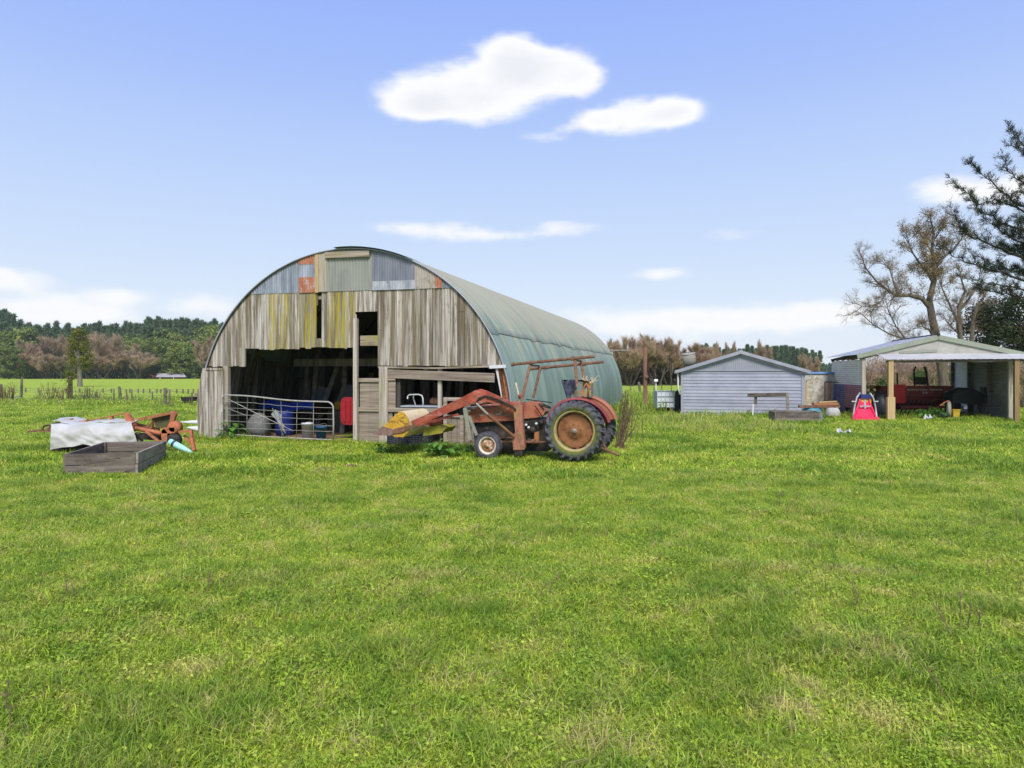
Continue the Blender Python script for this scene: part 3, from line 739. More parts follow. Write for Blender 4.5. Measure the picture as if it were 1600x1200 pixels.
    p=MB(); board(p,1.46,1.56,.97,2.05,.02,.1,col=(.1,0,0)); p.build('stud',inner_m,barn)
    p=MB(); board(p,2.66,2.76,.97,2.0,.0,.08,col=(.85,0,0)); board(p,2.25,2.35,1.98,2.06,.0,.08,col=(.6,0,0)); p.build('stud',posts_m,barn)
    p=MB()
    board(p,2.84,2.94,-.02,1.26,-.06,-.02,col=(.9,0,0)); board(p,3.30,3.40,-.02,.8,-.06,-.02,col=(.75,0,0)); p.span((2.945,-.058,1.17),(3.40,-.022,1.26),col=(.85,0,0)); p.span((2.945,-.058,.74),(3.295,-.022,.8),col=(.6,0,0))
    for i in range(3): board(p,2.9+i*.16,3.05+i*.16,0,.76,-.018,0,col=(.3+.1*i,0,0))
    board(p,3.42,3.58,-.02,1.15,-.03,0,col=(.3,.1,0)); board(p,3.6,4.6,-.02,.55,.0,.02,col=(.2,0,0))
    p.build('stall_panel',planks_m,barn)
    p=MB(); p.tube([(4.36,-.02,2.03),(4.62,-.05,.5),(4.66,-.05,-.02)],.05,n=6); p.beam((4.47,.03,2.03),(4.68,.0,.3),.14,.03,up=(0,1,0)); p.build('leaning_rib',rustor_m,barn)
    p=MB(); p.beam((4.30,-.04,2.02),(4.50,-.05,1.1),.06,.03,up=(0,1,0)); p.build('pale_lath',offwhite_m,barn)
    p=MB()
    for i in range(3): board(p,1.42+i*.2,1.5+i*.2,0,.84,-.02,.02,col=(.1*i+.2,0,0))
    p.build('loose_paling',posts_m,barn)
    # back wall and inside
    p=MB(); poly=[(arc_u(0,BR-.05),0)]+[((BR-.05)*math.cos(a),BC+BSQ*(BR-.05)*math.sin(a)) for a in [-.1+(PI+.2)*i/40 for i in range(41)]]
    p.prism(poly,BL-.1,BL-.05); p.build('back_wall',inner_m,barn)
    p=MB(); rr2=random.Random(4)
    u=-4.4
    while u<4.3:
        wdt=rr2.uniform(.16,.42); hh=rr2.uniform(1.5,2.45)
        vv=3.9+rr2.uniform(0,.3)
        p.beam((u+wdt/2,vv,0),(u+wdt/2+rr2.uniform(-.25,.25),vv+.35,hh),wdt,.03,up=(0,-1,0),col=(rr2.random()**2,0,0)); u+=wdt+rr2.choice((.01,.02,.15))
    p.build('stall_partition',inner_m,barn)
    p=MB(); p.span((-3.6,3.0,2.12),(1.6,3.08,2.36),col=(.9,0,0)); p.span((-4.3,5.2,2.4),(4.3,5.3,2.6),col=(.3,0,0)); p.build('inner_beam',inner_m,barn)
    p=MB()
    for (a,b,h2) in ((-3.3,-2.9,1.4),(-2.3,-2.0,1.5),(-.9,-.7,1.7)): p.beam((a,3.3,0),(b,3.8,h2),.5,.02,up=(0,-1,0),col=(.8,0,0))
    p.build('leaning_sheets',galv_dark,barn)
    rr3=random.Random(14)
    p=MB()
    for k in range(16):
        v=.5+k*.24; lean=rr3.uniform(-.1,.1); hh=rr3.uniform(1.7,2.9)
        a=arc_u(.1)-.14; z1=hh; b=arc_u(z1)-.16
        p.beam((-a,v,0),(-b+rr3.uniform(0,.12),v+lean,z1),rr3.uniform(.16,.22),.03,up=(1,0,0),col=(rr3.random(),0,0))
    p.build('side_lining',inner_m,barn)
    p=MB()
    for k,(u0,u1,h3) in enumerate(((-3.0,-3.5,2.5),(-2.75,-3.1,2.7),(-2.6,-2.2,2.6),(-1.6,-2.1,2.3),(-.5,-.2,2.6))): p.beam((u0,2.6,0),(u1,3.7,h3),.16,.04,up=(0,-1,0),col=(.5+.1*k,0,0))
    p.build('leaning_boards',inner_m,barn)
    for u in (-2.3,1.9):
        p=MB(); p.span((u-.07,4.0,0),(u+.07,4.14,3.2),col=(.5,0,0)); p.build('inner_post',inner_m,barn)
    p=MB(); p.grid([[(x,y,-.004) for x in (-4.4,4.4)] for y in (.1,BL-.2)],smooth=False); p.build('earth_floor',soil_m,barn)
build_front()

# ------------------------------------------------------------------ things in and at the barn front
def barn_gate():
    fr=Frame(BARN.x-.3*BARN.s,BARN.y-.3*BARN.c,.27)
    t=thing('farm_gate','sagging galvanised pipe and wire gate across the left barn opening','gate',fr)
    zt=lambda u: 1.27+(1.09-1.27)*((u+3.7)/3.4) +.02*math.sin((u+3.7)*2.2)
    zb=lambda u: .15+(.07-.15)*((u+3.52)/3.25)
    p=MB()
    top=[(-3.80,0,.80),(-3.80,0,1.15),(-3.77,0,1.23),(-3.70,0,1.27)]+[(-3.6+.2*i,0,zt(-3.6+.2*i)) for i in range(17)]+[(-.31,0,1.06),(-.26,0,.99),(-.25,0,.5),(-.26,0,.09)]
    p.tube(top,.023,n=7)
    p.tube([(-3.52,0,.15),(-2,0,.11),(-.26,0,.08)],.018,n=6)
    p.build('gate_frame',galvpipe_m,t)
    for k,u in enumerate((-2.95,-2.42,-1.88,-1.36,-.86)):
        p=MB(); s=.03*((k%3)-1); p.tube([(u,0,zt(u)),(u+s*.6,-.01,.7),(u+s,0,zb(u))],.013 if k in(2,4) else .009,n=5); p.build('gate_stay',galvpipe_m,t)
    p=MB(); p.tube([(-3.3,0,zt(-3.3)),(-3.24,0,.15)],.009,n=5); p.build('gate_stay',galvpipe_m,t)
    p=MB(); p.tube([(-3.74,0,1.22),(-2.8,0,.82),(-1.5,0,.30)],.011,n=5); p.tube([(-3.79,0,.95),(-3.0,0,.70)],.010,n=5); p.build('gate_brace',galvpipe_m,t)
    rr=random.Random(2)
    for j in range(1,6):
        pts=[]
        for i in range(15):
            u=-3.75+i*3.48/14; f=j/6
            l=max(zb(u),.15); pts.append((u,0,l+(zt(u)-l)*f+rr.uniform(-.012,.012)))
        p=MB(); p.tube(pts,.006,n=4); p.build('gate_wire',galvpipe_m,t)
barn_gate()
def item(name,label,cat,fr,u,v,group=None,z=0,rot=0):
    o=Vector((fr.x+u*fr.c+v*fr.s,fr.y-u*fr.s+v*fr.c,z))
    return thing(name,label,cat,loc=o,rotz=rot-fr.th,group=group)
def pail(t,r,h,m,rim=.012,n=20):
    p=MB(); p.lathe((0,0,0),(0,0,1),[(0,.01),(r*.9,.0),(r,h),(r+rim,h),(r+rim,h-.03),(r-.01,h-.03),(r*.88,.03),(0,.03)],n=n); p.build('shell',m,t)
def barn_items():
    t=item('drum','dull white plastic drum standing behind the barn gate','drum',BARN,-1.58,.55); pail(t,.16,.46,bucketw_m)
    p=MB(); p.tube([(.15*math.cos(a),.15*math.sin(a)-.05,.42+.06*math.sin(a)) for a in [PI*i/8 for i in range(9)]],.006,n=4); p.build('handle',galvpipe_m,t)
    t=item('bucket','steel blue bucket on the floor right of the white drum','bucket',BARN,-1.16,.6); pail(t,.15,.36,bluebin_m)
    p=MB(); p.tube([(.15*math.cos(a),.15*math.sin(a),.34+.1*math.sin(a)) for a in [PI*i/8 for i in range(9)]],.005,n=4); p.build('handle',wire_m,t)
    t=item('barrel','royal blue plastic barrel behind the left end of the barn gate','barrel',BARN,-2.95,1.5)
    p=MB(); p.lathe((0,0,0),(0,0,1),[(0,0),(.24,0),(.27,.06),(.28,.3),(.265,.34),(.28,.38),(.28,.6),(.26,.72),(.22,.75),(0,.74)],n=22); p.build('body',mat('dark_blue_plastic',[(.008,.02,.14),(.015,.035,.2)],4,rough=.5),t)
    p=MB(); p.lathe((.1,0,.745),(0,0,1),[(.035,0),(.035,.03),(0,.03)],n=10); p.build('cap',navyp_m,t)
    t=item('covered_trailer','low trailer with a royal blue cover and grey sides behind the gate','trailer',BARN,-3.2,2.6)
    p=MB(); p.span((-.9,-.55,.62),(.85,.6,.98),col=(.3,0,0)); p.build('tray',dark_m,t)
    p=MB(); rows=[[(x,y,1.0+.05*math.sin(x*5+y*3)-.25*(abs(y)>.62)) for x in [-.95+.19*i for i in range(11)]] for y in(-.66,-.6,-.2,.3,.62,.66)]; p.grid(rows); p.build('cover',blue_m,t)
    for s in (-1,1):
        p=MB(); p.lathe((0,s*.62,.3),(0,s,0),[(0,0),(.3,0),(.31,.08),(.3,.16),(0,.16)],n=20); p.build('wheel',tyre_m,t)
    t=item('grey_sack','slumped grey mesh sack against the left barn post behind the gate','sack',BARN,-3.5,1.0)
    p=MB(); p.lathe((0,0,0),(0,0,1),[(.02,0),(.33,.02),(.36,.25),(.28,.5),(.16,.66),(.05,.7),(0,.7)],n=16,squash=lambda a:1+.12*math.sin(3*a)); p.build('body',mat('grey_mesh_sack',[(.1,.1,.1),(.2,.2,.2)],20,rough=.9,bump=.01),t)
    p=MB(); p.tube([(-.04,0,.68),(.0,.0,.74),(.05,0,.69)],.02,n=5); p.build('tie',navy_m,t)
    t=item('folding_stand','tangle of white bent metal stand legs behind the barn gate','stand',BARN,-2.62,.7)
    for (a,b) in (((-.22,0,.86),(.12,.05,.05)),((-.05,.02,.8),(.22,.0,.12)),((-.16,.05,.6),(.2,.0,.16))):
        p=MB(); p.tube([a,b],.016,n=6); p.build('leg',offwhite_m,t)
    p=MB(); p.beam((-.2,.02,.75),(.02,.03,.55),.03,.2); p.beam((0,.0,.5),(.15,.02,.3),.05,.08); p.build('bracket',greytube_m,t)
    t=item('ribbed_panel','bright red ribbed plastic panel hung inside the right gatepost','panel',BARN,-.36,.75,z=.38)
    p=MB(); pr=[]
    for i in range(28):
        a=2*PI*i/28; c,s=math.cos(a),math.sin(a)
        pr.append((math.copysign(abs(c)**.5,c)*.27,.43+math.copysign(abs(s)**.5,s)*.40))
    p.prism(pr,0,.06)
    p.build('panel',redp_m,t)
    p=MB()
    for x in (-.13,.02,.15): p.span((x-.035,-.025,.12),(x+.035,.0,.74))
    p.build('rib',redp_m,t)
    t=item('cable_reel','small mustard yellow reel on a dark stack deep in the left bay','reel',BARN,-2.0,3.0,z=.75)
    p=MB(); p.lathe((0,0,.09),(0,1,0),[(.0,0),(.15,0),(.15,.02),(.06,.03),(.06,.12),(.15,.13),(.15,.15),(0,.15)],n=18); p.build('spool',mat('mustard_plastic',[(.3,.2,.02),(.36,.25,.03)],3),t)
    p=MB(); p.span((-.3,-.1,-.75),(.3,.4,-.07),col=(.2,0,0)); p.build('stack',inner_m,t)
    t=item('hand_cart','low cart with a pale bent pipe handle inside the right barn bay','cart',BARN,2.1,.35)
    p=MB(); p.span((-.55,-.3,.985),(.72,.4,1.02)); p.build('deck',mat('pale_blue_grey_deck',[(.3,.33,.37),(.4,.43,.47)],4,rough=.5),t)
    p=MB(); p.tube([(-.42,-.1,1.20),(-.41,-.1,1.27),(-.36,-.1,1.31),(-.1,-.1,1.32),(.0,-.1,1.29),(.03,-.1,1.22),(.04,-.1,1.0)],.02,n=8); p.tube([(-.28,.05,1.31),(-.32,.05,1.24),(-.24,.05,1.0)],.018,n=8); p.build('handle',offwhite_m,t)
    for x in (-.45,.6):
        for y in (-.22,.33): p=MB(); p.span((x-.03,y-.03,0),(x+.03,y+.03,.98)); p.build('leg',dark_m,t)
    t=item('motor_box','rusty brown motor housing sitting on the cart deck','box',BARN,2.42,.5,z=1.02)
    p=MB(); p.lathe((-.16,0,.11),(1,0,0),[(0,0),(.09,0),(.105,.02),(.105,.28),(.09,.3),(0,.3)],n=14); p.build('housing',rust_m,t)
    p=MB(); p.span((-.12,-.08,0),(.12,.08,.02)); p.build('foot',dark_m,t)
    ct=None
    lab=('blue grey plastic crate under the yellow bucket','upper blue grey crate set on the other crates below the barn rail','right hand blue grey crate beside the dock plant')
    for k,(u,z) in enumerate(((1.72,.0),(2.05,.29),(2.30,0))):
        t=item('plastic_crate',lab[k],'crate',BARN,u,-.32,group='plastic crates at the barn front',z=z,rot=.05*k)
        p=MB(); w2,d2,h2=.28,.18,.27
        for (a,b) in (((-w2,-d2),(w2,-d2)),((w2,-d2),(w2,d2)),((w2,d2),(-w2,d2)),((-w2,d2),(-w2,-d2))):
            for z2 in (.015,.075,.135,.195,.255): p.beam((a[0],a[1],z2),(b[0],b[1],z2),.018,.022)
            for f in [i/7 for i in range(8)]:
                q=(a[0]+(b[0]-a[0])*f,a[1]+(b[1]-a[1])*f); p.beam((q[0],q[1],0),(q[0],q[1],h2),.016,.016)
        p.build('lattice_sides',crate_m,t)
        p=MB(); p.span((-w2,-d2,.0),(w2,d2,.012)); p.build('base',crate_m,t)
barn_items()
# ------------------------------------------------------------------ the tractor with loader
TR=Frame(1.33,14.97,.25)
def tractor():
    t=thing('loader_tractor','rusty old red tractor with front loader, yellow bucket and bare pipe canopy frame','tractor',TR)
    A=TR.at
    def P(pts,v): return [(A(x,y,v).x,A(x,y,v).z) for x,y in pts]
    def pt(x,y,v): q=A(x,y,v); return Vector((q.x,v,q.z))
    def rear_wheel(cu,v0,v1,cz,outer):
        wd=MB(); c=(cu,(v0+v1)/2,cz); h=(v1-v0)/2
        prof=[(.43,-h*.72),(.47,-h*.95),(.54,-h*1.0),(.575,-h*.9),(.60,-h*.55),(.607,0),(.60,h*.55),(.575,h*.9),(.54,h),(.47,h*.95),(.43,h*.72)]
        for i,(r,hh) in enumerate(prof): pass
        wd.lathe(c,(0,1,0),prof,n=48,col=(.5,.0,0))
        # moss on the inner side wall
        o=len(wd.c)-48*len(prof)
        for i,(r,hh) in enumerate(prof):
            for j in range(48):
                wd.c[o+i*48+j]=(.5,1.3 if (r<.5 and hh*outer<0) else (.5 if r<.56 and hh*outer<0 else 0),0)
        # lug bars in chevrons
        for k in range(22):
            for s in (-1,1):
                a=2*PI*(k+(.5 if s>0 else 0))/22
                pts=[]
                for f in (0,.5,1):
                    hh=s*h*(.04+.98*f); aa=a-.16*f
                    rr=.655-.035*f*f
                    pts.append((aa,hh,rr))
                vs=[]
                for (aa,hh,rr) in pts:
                    for (da,r2) in ((-.034,rr-.075),(.034,rr-.075),(.026,rr),(-.026,rr)):
                        vs.append((c[0]+r2*math.sin(aa+da),c[1]+hh,c[2]+r2*math.cos(aa+da)))
                fs=[(0,1,2,3),(8,11,10,9)]
                for q in (0,4): fs+=[(q+j,q+(j+1)%4,q+4+(j+1)%4,q+4+j) for j in range(4)]
                # shoulder drop
                n0=len(vs)
                aa,hh,rr=pts[2]
                for (da,r2) in ((-.034,.50),(.034,.50),(.03,.56),(-.03,.56)):
                    vs.append((c[0]+r2*math.sin(aa+da-.05),c[1]+hh*1.0+s*.012,c[2]+r2*math.cos(aa+da-.05)))
                fs+=[(8+j,8+(j+1)%4,n0+(j+1)%4,n0+j) for j in range(4)]
                wd.add(vs,fs,col=(.75,0,0))
        tw=wd.build('rear_wheel',tyre_m,t)
        r=MB(); e=outer
        r.lathe(c,(0,1,0),[(.445,e*-h*.80),(.45,e*-h*.72),(.425,e*-h*.60),(.405,e*-h*.15),(.40,e*h*.2),(.43,e*h*.7)],n=48)
        r.lathe(c,(0,1,0),[(.445,e*-h*.80),(.425,e*-h*.82),(.405,e*-h*.68),(.395,e*-h*.2)],n=48)
        r.build('rim',rimy_m,tw)
        d=MB()
        sq=lambda a:1-.075*abs(math.sin(4*a))
        y0=e*-h*.2
        d.lathe((c[0],c[1],c[2]),(0,1,0),[(0,y0-e*.035),(.10,y0-e*.035),(.115,y0-e*.01),(.15,y0-e*.015),(.165,y0+e*.005),(.25,y0+e*.02),(.34,y0-e*.01),(.375,y0),(.375,y0+e*.03),(0,y0+e*.04)],n=48,squash=None)
        for k in range(8):
            a=2*PI*k/8+.2; d.tube([(c[0]+.13*math.cos(a),c[1]+y0-e*.035,c[2]+.13*math.sin(a)),(c[0]+.13*math.cos(a),c[1]+y0,c[2]+.13*math.sin(a))],.014,n=6)
        d.build('wheel_disc',dish_m,tw)
        hb=MB(); hb.lathe(c,(0,1,0),[(0,y0-e*.075),(.045,y0-e*.07),(.055,y0-e*.03),(.07,y0-e*.02)],n=16); hb.build('hub',greyold_m,tw)
        for k in range(5):
            n2=MB(); a=1.1+2*PI*k/5; n2.box((c[0]+.385*math.cos(a),c[1]+y0,c[2]+.385*math.sin(a)),(.06,.05,.06),rot=Matrix.Rotation(-a,3,'Y')); n2.build('rim_lug',dish_m,tw)
    rear_wheel(-.01,0,.32,.655,1)
    q=TR.at(917,673,1.42)
    rear_wheel(TR.at(919,673,1.45).x,1.30,1.62,.655,-1)
    def front_wheel(cu,v0,v1,cz,e):
        c=(cu,(v0+v1)/2,cz); h=(v1-v0)/2
        p=MB(); p.lathe(c,(0,1,0),[(.185,-h*.8),(.21,-h),(.27,-h*.95),(.30,-h*.6),(.305,-h*.35),(.295,-h*.3),(.305,-h*.2),(.308,0),(.305,h*.2),(.295,h*.3),(.305,h*.35),(.30,h*.6),(.27,h*.95),(.21,h),(.185,h*.8)],n=40)
        for k in range(36):
            a=2*PI*k/36
            for s in(-1,1): p.box((c[0]+.296*math.cos(a),c[1]+s*h*.72,c[2]+.296*math.sin(a)),(.03,h*.5,.022),rot=Matrix.Rotation(-a,3,'Y'),col=(.7,0,0))
        w2=p.build('front_wheel',tyre_m,t)
        r=MB(); r.lathe(c,(0,1,0),[(.20,-e*h*.95),(.185,-e*h*1.0),(.165,-e*h*.7),(.155,-e*h*.1),(.155,e*h*.5)],n=36); r.build('rim',rimw_m,w2)
        d=MB(); y0=-e*h*.35
        d.lathe(c,(0,1,0),[(0,y0-e*.05),(.05,y0-e*.05),(.06,y0-e*.02),(.1,y0-e*.03),(.155,y0+e*.01),(.155,y0+e*.03)],n=30)
        for k in range(6):
            a=2*PI*k/6; d.tube([(c[0]+.08*math.cos(a),c[1]+y0-e*.045,c[2]+.08*math.sin(a)),(c[0]+.08*math.cos(a),c[1]+y0,c[2]+.08*math.sin(a))],.012,n=6)
        d.build('wheel_disc',dishw_m,w2)
    front_wheel(-1.98,.14,.32,.285,1)
    front_wheel(-1.98,1.30,1.48,.285,-1)
    # body
    yc=.82
    p=MB()
    hood=P([(734,661),(733,647),(738,641),(748,638),(806,632),(815,634),(815,655),(806,657)],yc-.30)
    p.prism(hood,yc-.27,yc+.27)
    tp=P([(738,641),(748,637),(806,631),(815,633)],yc-.3)
    n=len(p.v)
    rows=[[(x,yc-.27+.54*j/6,z+.055*math.sin(PI*j/6)) for (x,z) in tp] for j in range(7)]; p.grid(rows)
    p.build('bonnet',hood_m,t)
    p=MB()
    for k in range(4):
        a=pt(748+k*14,644+.2*k,yc-.28); p.span((a.x-.02,yc-.279,a.z-.06),(a.x+.13,yc-.272,a.z-.045))
    p.build('bonnet_louvre',greyold_m,t)
    p=MB(); a=pt(726,642,yc-.3); b=pt(735,642,yc-.3); zb=A(730,668,yc).z
    p.span((a.x,yc-.25,zb),(b.x,yc+.25,a.z-.03)); p.build('radiator',mossy_m,t)
    p=MB(); tk=P([(812,655),(813,640),(818,630),(828,627),(838,629),(846,635),(852,643),(850,648),(842,652)],yc-.2); p.prism(tk,yc-.24,yc+.24); p.build('fuel_tank',pink_m,t)
    p=MB()
    p.prism(P([(742,661),(812,657),(818,702),(800,706),(770,700),(745,690)],yc),yc-.17,yc+.17,col=(.3,0,0))
    p.prism(P([(812,655),(850,652),(866,668),(872,690),(858,704),(816,704)],yc),yc-.2,yc+.2,col=(.2,0,0))
    for (x,y,r,v) in ((822,662,.05,.55),(832,672,.07,.5),(845,660,.05,.5),(784,680,.09,.6),(760,672,.07,.6),(826,690,.06,.5)):
        a=pt(x,y,v); p.lathe((a.x,v,a.z),(0,1,0),[(0,0),(r,0),(r,.1),(r*.8,.2),(0,.2)],n=12,col=(.9,0,0))
    p.build('engine',dark_m,t)
    for (x,y) in ((822,664),(826,668),(838,662)):
        p=MB(); a=pt(x,y,.5); p.lathe((a.x,.47,a.z),(0,1,0),[(0,0),(.028,.0),(.032,.05),(0,.05)],n=10); p.build('filter_bowl',offwhite_m,t)
    p=MB(); a=pt(839,682,.55); p.box((a.x,.6,a.z),(.1,.2,.2)); a=pt(835,690,.55); p.box((a.x,.6,a.z),(.12,.2,.1)); p.build('step_plate',rustor_m,t)
    p=MB(); c=pt(897,674,.3); p.tube([(c.x,.3,.655),(c.x,1.32,.655)],.11,n=12); a=pt(872,680,yc); p.beam((a.x-.1,yc,.62),(c.x+.25,yc,.62),.4,.36); p.build('rear_axle',dark_m,t)
    p=MB(); a=pt(758,699,.3); p.tube([(a.x,.3,.29),(a.x,1.32,.29)],.035,n=8); p.beam((a.x,yc,.36),(a.x+.35,yc,.5),.35,.16); p.tube([(a.x,.34,.30),(a.x+.9,.55,.62)],.022,n=6); p.build('front_axle',dark_m,t)
    # loader
    def arm(v,m,shift=0):
        p=MB()
        poly=P([(608,674),(626,665),(670,646),(725,619),(742,610),(750,608),(760,611),(780,620),(808,633),(812,640),(806,641),(780,632),(757,627),(744,630),(725,635),(670,657),(626,671),(612,679)],v)
        p.prism(poly,v,v+.09,col=(.5,0,0))
        p.prism(P([(738,612),(750,608),(760,611),(760,628),(748,632),(738,632)],v-.012),v-.012,v+.102,col=(.9,0,0))
        a=pt(746,630,v); p.lathe((a.x,v-.03,a.z),(0,1,0),[(0,0),(.045,0),(.045,.14),(0,.14)],n=12,col=(.2,0,0))
        a=pt(614,674,v); p.lathe((a.x,v-.02,a.z),(0,1,0),[(0,0),(.04,0),(.04,.13),(0,.13)],n=12,col=(.2,0,0))
        return p.build('loader_arm',m,t)
    arm(.30,red_m); arm(1.24,red_m)
    p=MB()
    a=pt(668,664,.35); p.tube([(a.x,.38,a.z),(a.x,1.26,a.z)],.04,n=8); a=pt(740,626,.35); p.tube([(a.x,.38,a.z),(a.x,1.26,a.z)],.045,n=8)
    a=pt(640,668,.8); b=pt(712,648,.8); p.beam((a.x,.6,a.z),(b.x,.6,b.z),.05,.05); p.beam((a.x,1.0,a.z),(b.x,1.0,b.z),.05,.05); p.build('loader_crossbar',red_m,t)
    for k,(y0,y1) in enumerate(((0,0),(2.2,1.5))):
        p=MB(); p.tube([pt(806,640+y0,.24),pt(800,634+y0,.25),pt(778,624+y1,.27),pt(758,618+y1,.27),pt(748,622+y1,.26),pt(742,632+y1,.24)],.013,n=5); p.build('hydraulic_hose',dark_m,t)
    for v in (.26,1.30):
        p=MB(); p.prism(P([(802,633),(808,630),(816,634),(817,660),(820,700),(819,703),(802,703),(800,682),(805,676)],v),v,v+.13); p.build('loader_tower',tower_m,t)
        p=MB(); a=pt(804,703,v); b=pt(818,712,v); p.span((a.x,v+.02,b.z),(b.x-.03,v+.12,a.z+.01)); p.build('tower_foot',dark_m,t)
        r=MB(); r.tube([pt(744,630,v-.06),pt(766,651,v-.06)],.024,n=10); rm=r.build('lift_rod',chrome_m,t)
        p=MB(); p.tube([pt(765,650,v-.06),pt(803,682,v-.06)],.034,n=10); p.tube([pt(762,647.5,v-.06),pt(769,653.5,v-.06)],.043,n=10); p.build('lift_cylinder',tower_m,t)
    for (q0,q1,r_) in ((pt(806,652,1.3),pt(776,688,1.3),.02),(pt(772,684,.4),pt(818,684,.4),.02),(pt(775,690,.45),pt(860,691,.45),.03)):
        p=MB(); p.tube([q0,q1],r_,n=6); p.build('side_brace',rust_m,t)
    for v in (.34,1.2):
        p=MB(); p.beam(pt(727,639,v),pt(735,687,v),.09,.07,up=(0,1,0),col=(.5,0,0)); p.beam(pt(733,650,v),pt(745,680,v),.06,.05,up=(0,1,0)); p.build('front_guard_bar',greyold_m,t)
    p=MB(); a=pt(727,639,.34); p.beam((a.x,.3,a.z),(a.x,1.3,a.z),.07,.06); p.build('front_guard_rail',greyold_m,t)
    # bucket
    v0,v1=.16,1.62
    pr=[(597,669),(610,655),(624,643),(631,644.5),(637,653),(640,664),(638,675),(630,683),(618,683),(606,677)]
    for v,nm in ((v0,'bucket_end'),(v1-.03,'bucket_end')):
        p=MB(); p.prism(P(pr,v),v,v+.03); p.build(nm,yellow_m,t)
    back=P(pr,v0)[2:9]
    p=MB(); rows=[[(x,v,z) for (x,z) in back] for v in (v0+.03,v1-.03)]; p.grid(rows)
    bk2=[(x-.02,z-.02) for x,z in back]; p.grid([[(x*.999-.012,v,z*.985+.006) for (x,z) in back] for v in (v0+.03,v1-.03)]); p.build('bucket_shell',cream_m,t)
    p=MB(); lp=P([(582,679),(597,666),(612,670),(620,678),(608,681),(590,680)],v0-.01); p.prism(lp,v0-.012,v1+.01); p.build('bucket_lip',lip_m,t)
    p=MB(); p.prism(P([(612,678),(616,670),(640,664),(645,668),(628,676)],v0-.02),v0-.03,v0-.003); p.build('bucket_bracket',rust_m,t)
    p=MB(); p.prism(P([(668,668),(690,664),(700,668),(694,676),(676,679),(664,680)],.7),.55,1.3); p.build('tilt_linkage',mossy_m,t)
    # canopy frame
    for (top,bot,v) in (((828,571),(814,630),.36),((845,573),(833,622),1.26),((898,563),(902,604),.36),((908,563),(914,602),1.26)):
        p=MB(); p.tube([pt(*bot,v),pt(*top,v)],.033,n=8); p.build('canopy_post',rust_m,t)
    for (a,b,v) in (((799,569.5),(929,557),.36),((825,577),(943,565.5),1.26)):
        p=MB(); q0,q1=pt(*a,v),pt(*b,v); p.tube([q0,q1],.032,n=8); p.tube([q0,q0+(q1-q0)*.03],.046,n=8)
        for f in (.22,.72): p.tube([q0+(q1-q0)*f,q0+(q1-q0)*(f+.05)],.044,n=8)
        p.build('canopy_rail',rust_m,t)
    for x,y in ((898,563),(829,571)):
        p=MB(); a=pt(x,y,.36); p.tube([a,(a.x,1.26,a.z)],.025,n=6); p.build('canopy_crossbar',rust_m,t)
    # mudguards
    def guard(c,r,a0,a1,v0,v1,m,flank):
        p=MB(); n=18; rows=[]
        for i in range(n+1):
            a=a0+(a1-a0)*i/n
            sw=.05*max(0,math.cos(a))
            rows.append([(c[0]+rr*math.cos(a)+sw,v,c[1]+rr*math.sin(a)) for v,rr in ((v0,r-.05),(v0+.015,r),(v1-.015,r),(v1,r-.05))])
        p.grid(rows)
        rows=[[(c[0]+k*math.cos(a0+(a1-a0)*i/n),flank,c[1]+k*math.sin(a0+(a1-a0)*i/n)) for k in (r-.005,r-.3)] for i in range(n+1)]
        p.grid(rows,smooth=False)
        p.build('mudguard',m,t)
    guard((-.01,.655),.715,math.radians(15),math.radians(165),.33,.44,maroon_m,.43)
    c2=TR.at(919,673,1.45).x
    guard((c2-.08,.655),.75,math.radians(16),math.radians(104),1.16,1.44,pink_m,1.18)
    # controls, seat, drawbar
    p=MB(); a=pt(848,634,yc); c=Vector((a.x,yc,a.z+.02))
    ax=Vector((.35,0,.94)).normalized(); e1=ax.orthogonal().normalized(); e2=ax.cross(e1)
    p.tube([c+(e1*math.cos(q)+e2*math.sin(q))*.2 for q in [2*PI*i/20 for i in range(21)]],.014,n=6,caps=False)
    for k in range(3): p.tube([c,c+(e1*math.cos(2.1*k)+e2*math.sin(2.1*k))*.2],.01,n=5)
    p.tube([c,c-ax*.35],.02,n=6); p.build('steering_wheel',dark_m,t)
    p=MB(); p.tube([pt(836,634,.5),pt(850,655,.5)],.012,n=5); p.tube([pt(842,630,.55),pt(850,640,.55)],.01,n=5); p.tube([pt(822,624,.6),pt(862,629,.6)],.012,n=5); p.build('control_lever',dark_m,t)
    p=MB(); p.tube([pt(812,624,.9),pt(806,598,.9)],.018,n=7); p.build('exhaust_stack',cream_m,t)
    p=MB(); a=pt(814,619,.9); p.lathe((a.x,.9,a.z-.05),(0,0,1),[(0,0),(.06,0),(.065,.08),(.05,.1),(0,.1)],n=12); p.build('air_cleaner',red_m,t)
    p=MB(); a=pt(900,628,yc); p.span((a.x-.25,yc-.28,a.z-.06),(a.x+.25,yc+.28,a.z+.0)); p.span((a.x-.2,yc-.06,a.z-.4),(a.x-.1,yc+.06,a.z-.06)); p.build('seat',dark_m,t)
    p=MB(); p.tube([pt(925,694,.7),pt(966,711,.35)],.032,n=8); p.tube([pt(938,688,.9),pt(947,700,.6)],.02,n=6); p.build('drawbar',rust_m,t)
    # load on the seat
    a=pt(910,622,yc); zc=a.z+.03
    org=TR
    b=item('tool_box','open box with orange strapping and bottles on the tractor seat','box',TR,a.x+.02,yc,z=zc)
    p=MB(); w2=.2
    p.span((-w2,-w2,0),(w2,w2,.03)); p.span((-w2,-w2,.03),(-w2+.02,w2,.3),col=(.6,0,0)); p.span((-w2+.02,-w2,.03),(w2,-w2+.02,.16),col=(.4,.5,0)); p.span((w2-.02,-w2+.02,.03),(w2,w2,.3)); p.build('crate',planks_m,b)
    p=MB(); p.tube([(.02,-.21,.02),(.03,-.22,.2),(.1,-.2,.3),(.15,-.2,.2),(.14,-.21,.02)],.022,n=6); p.build('strap',orangep_m,b)
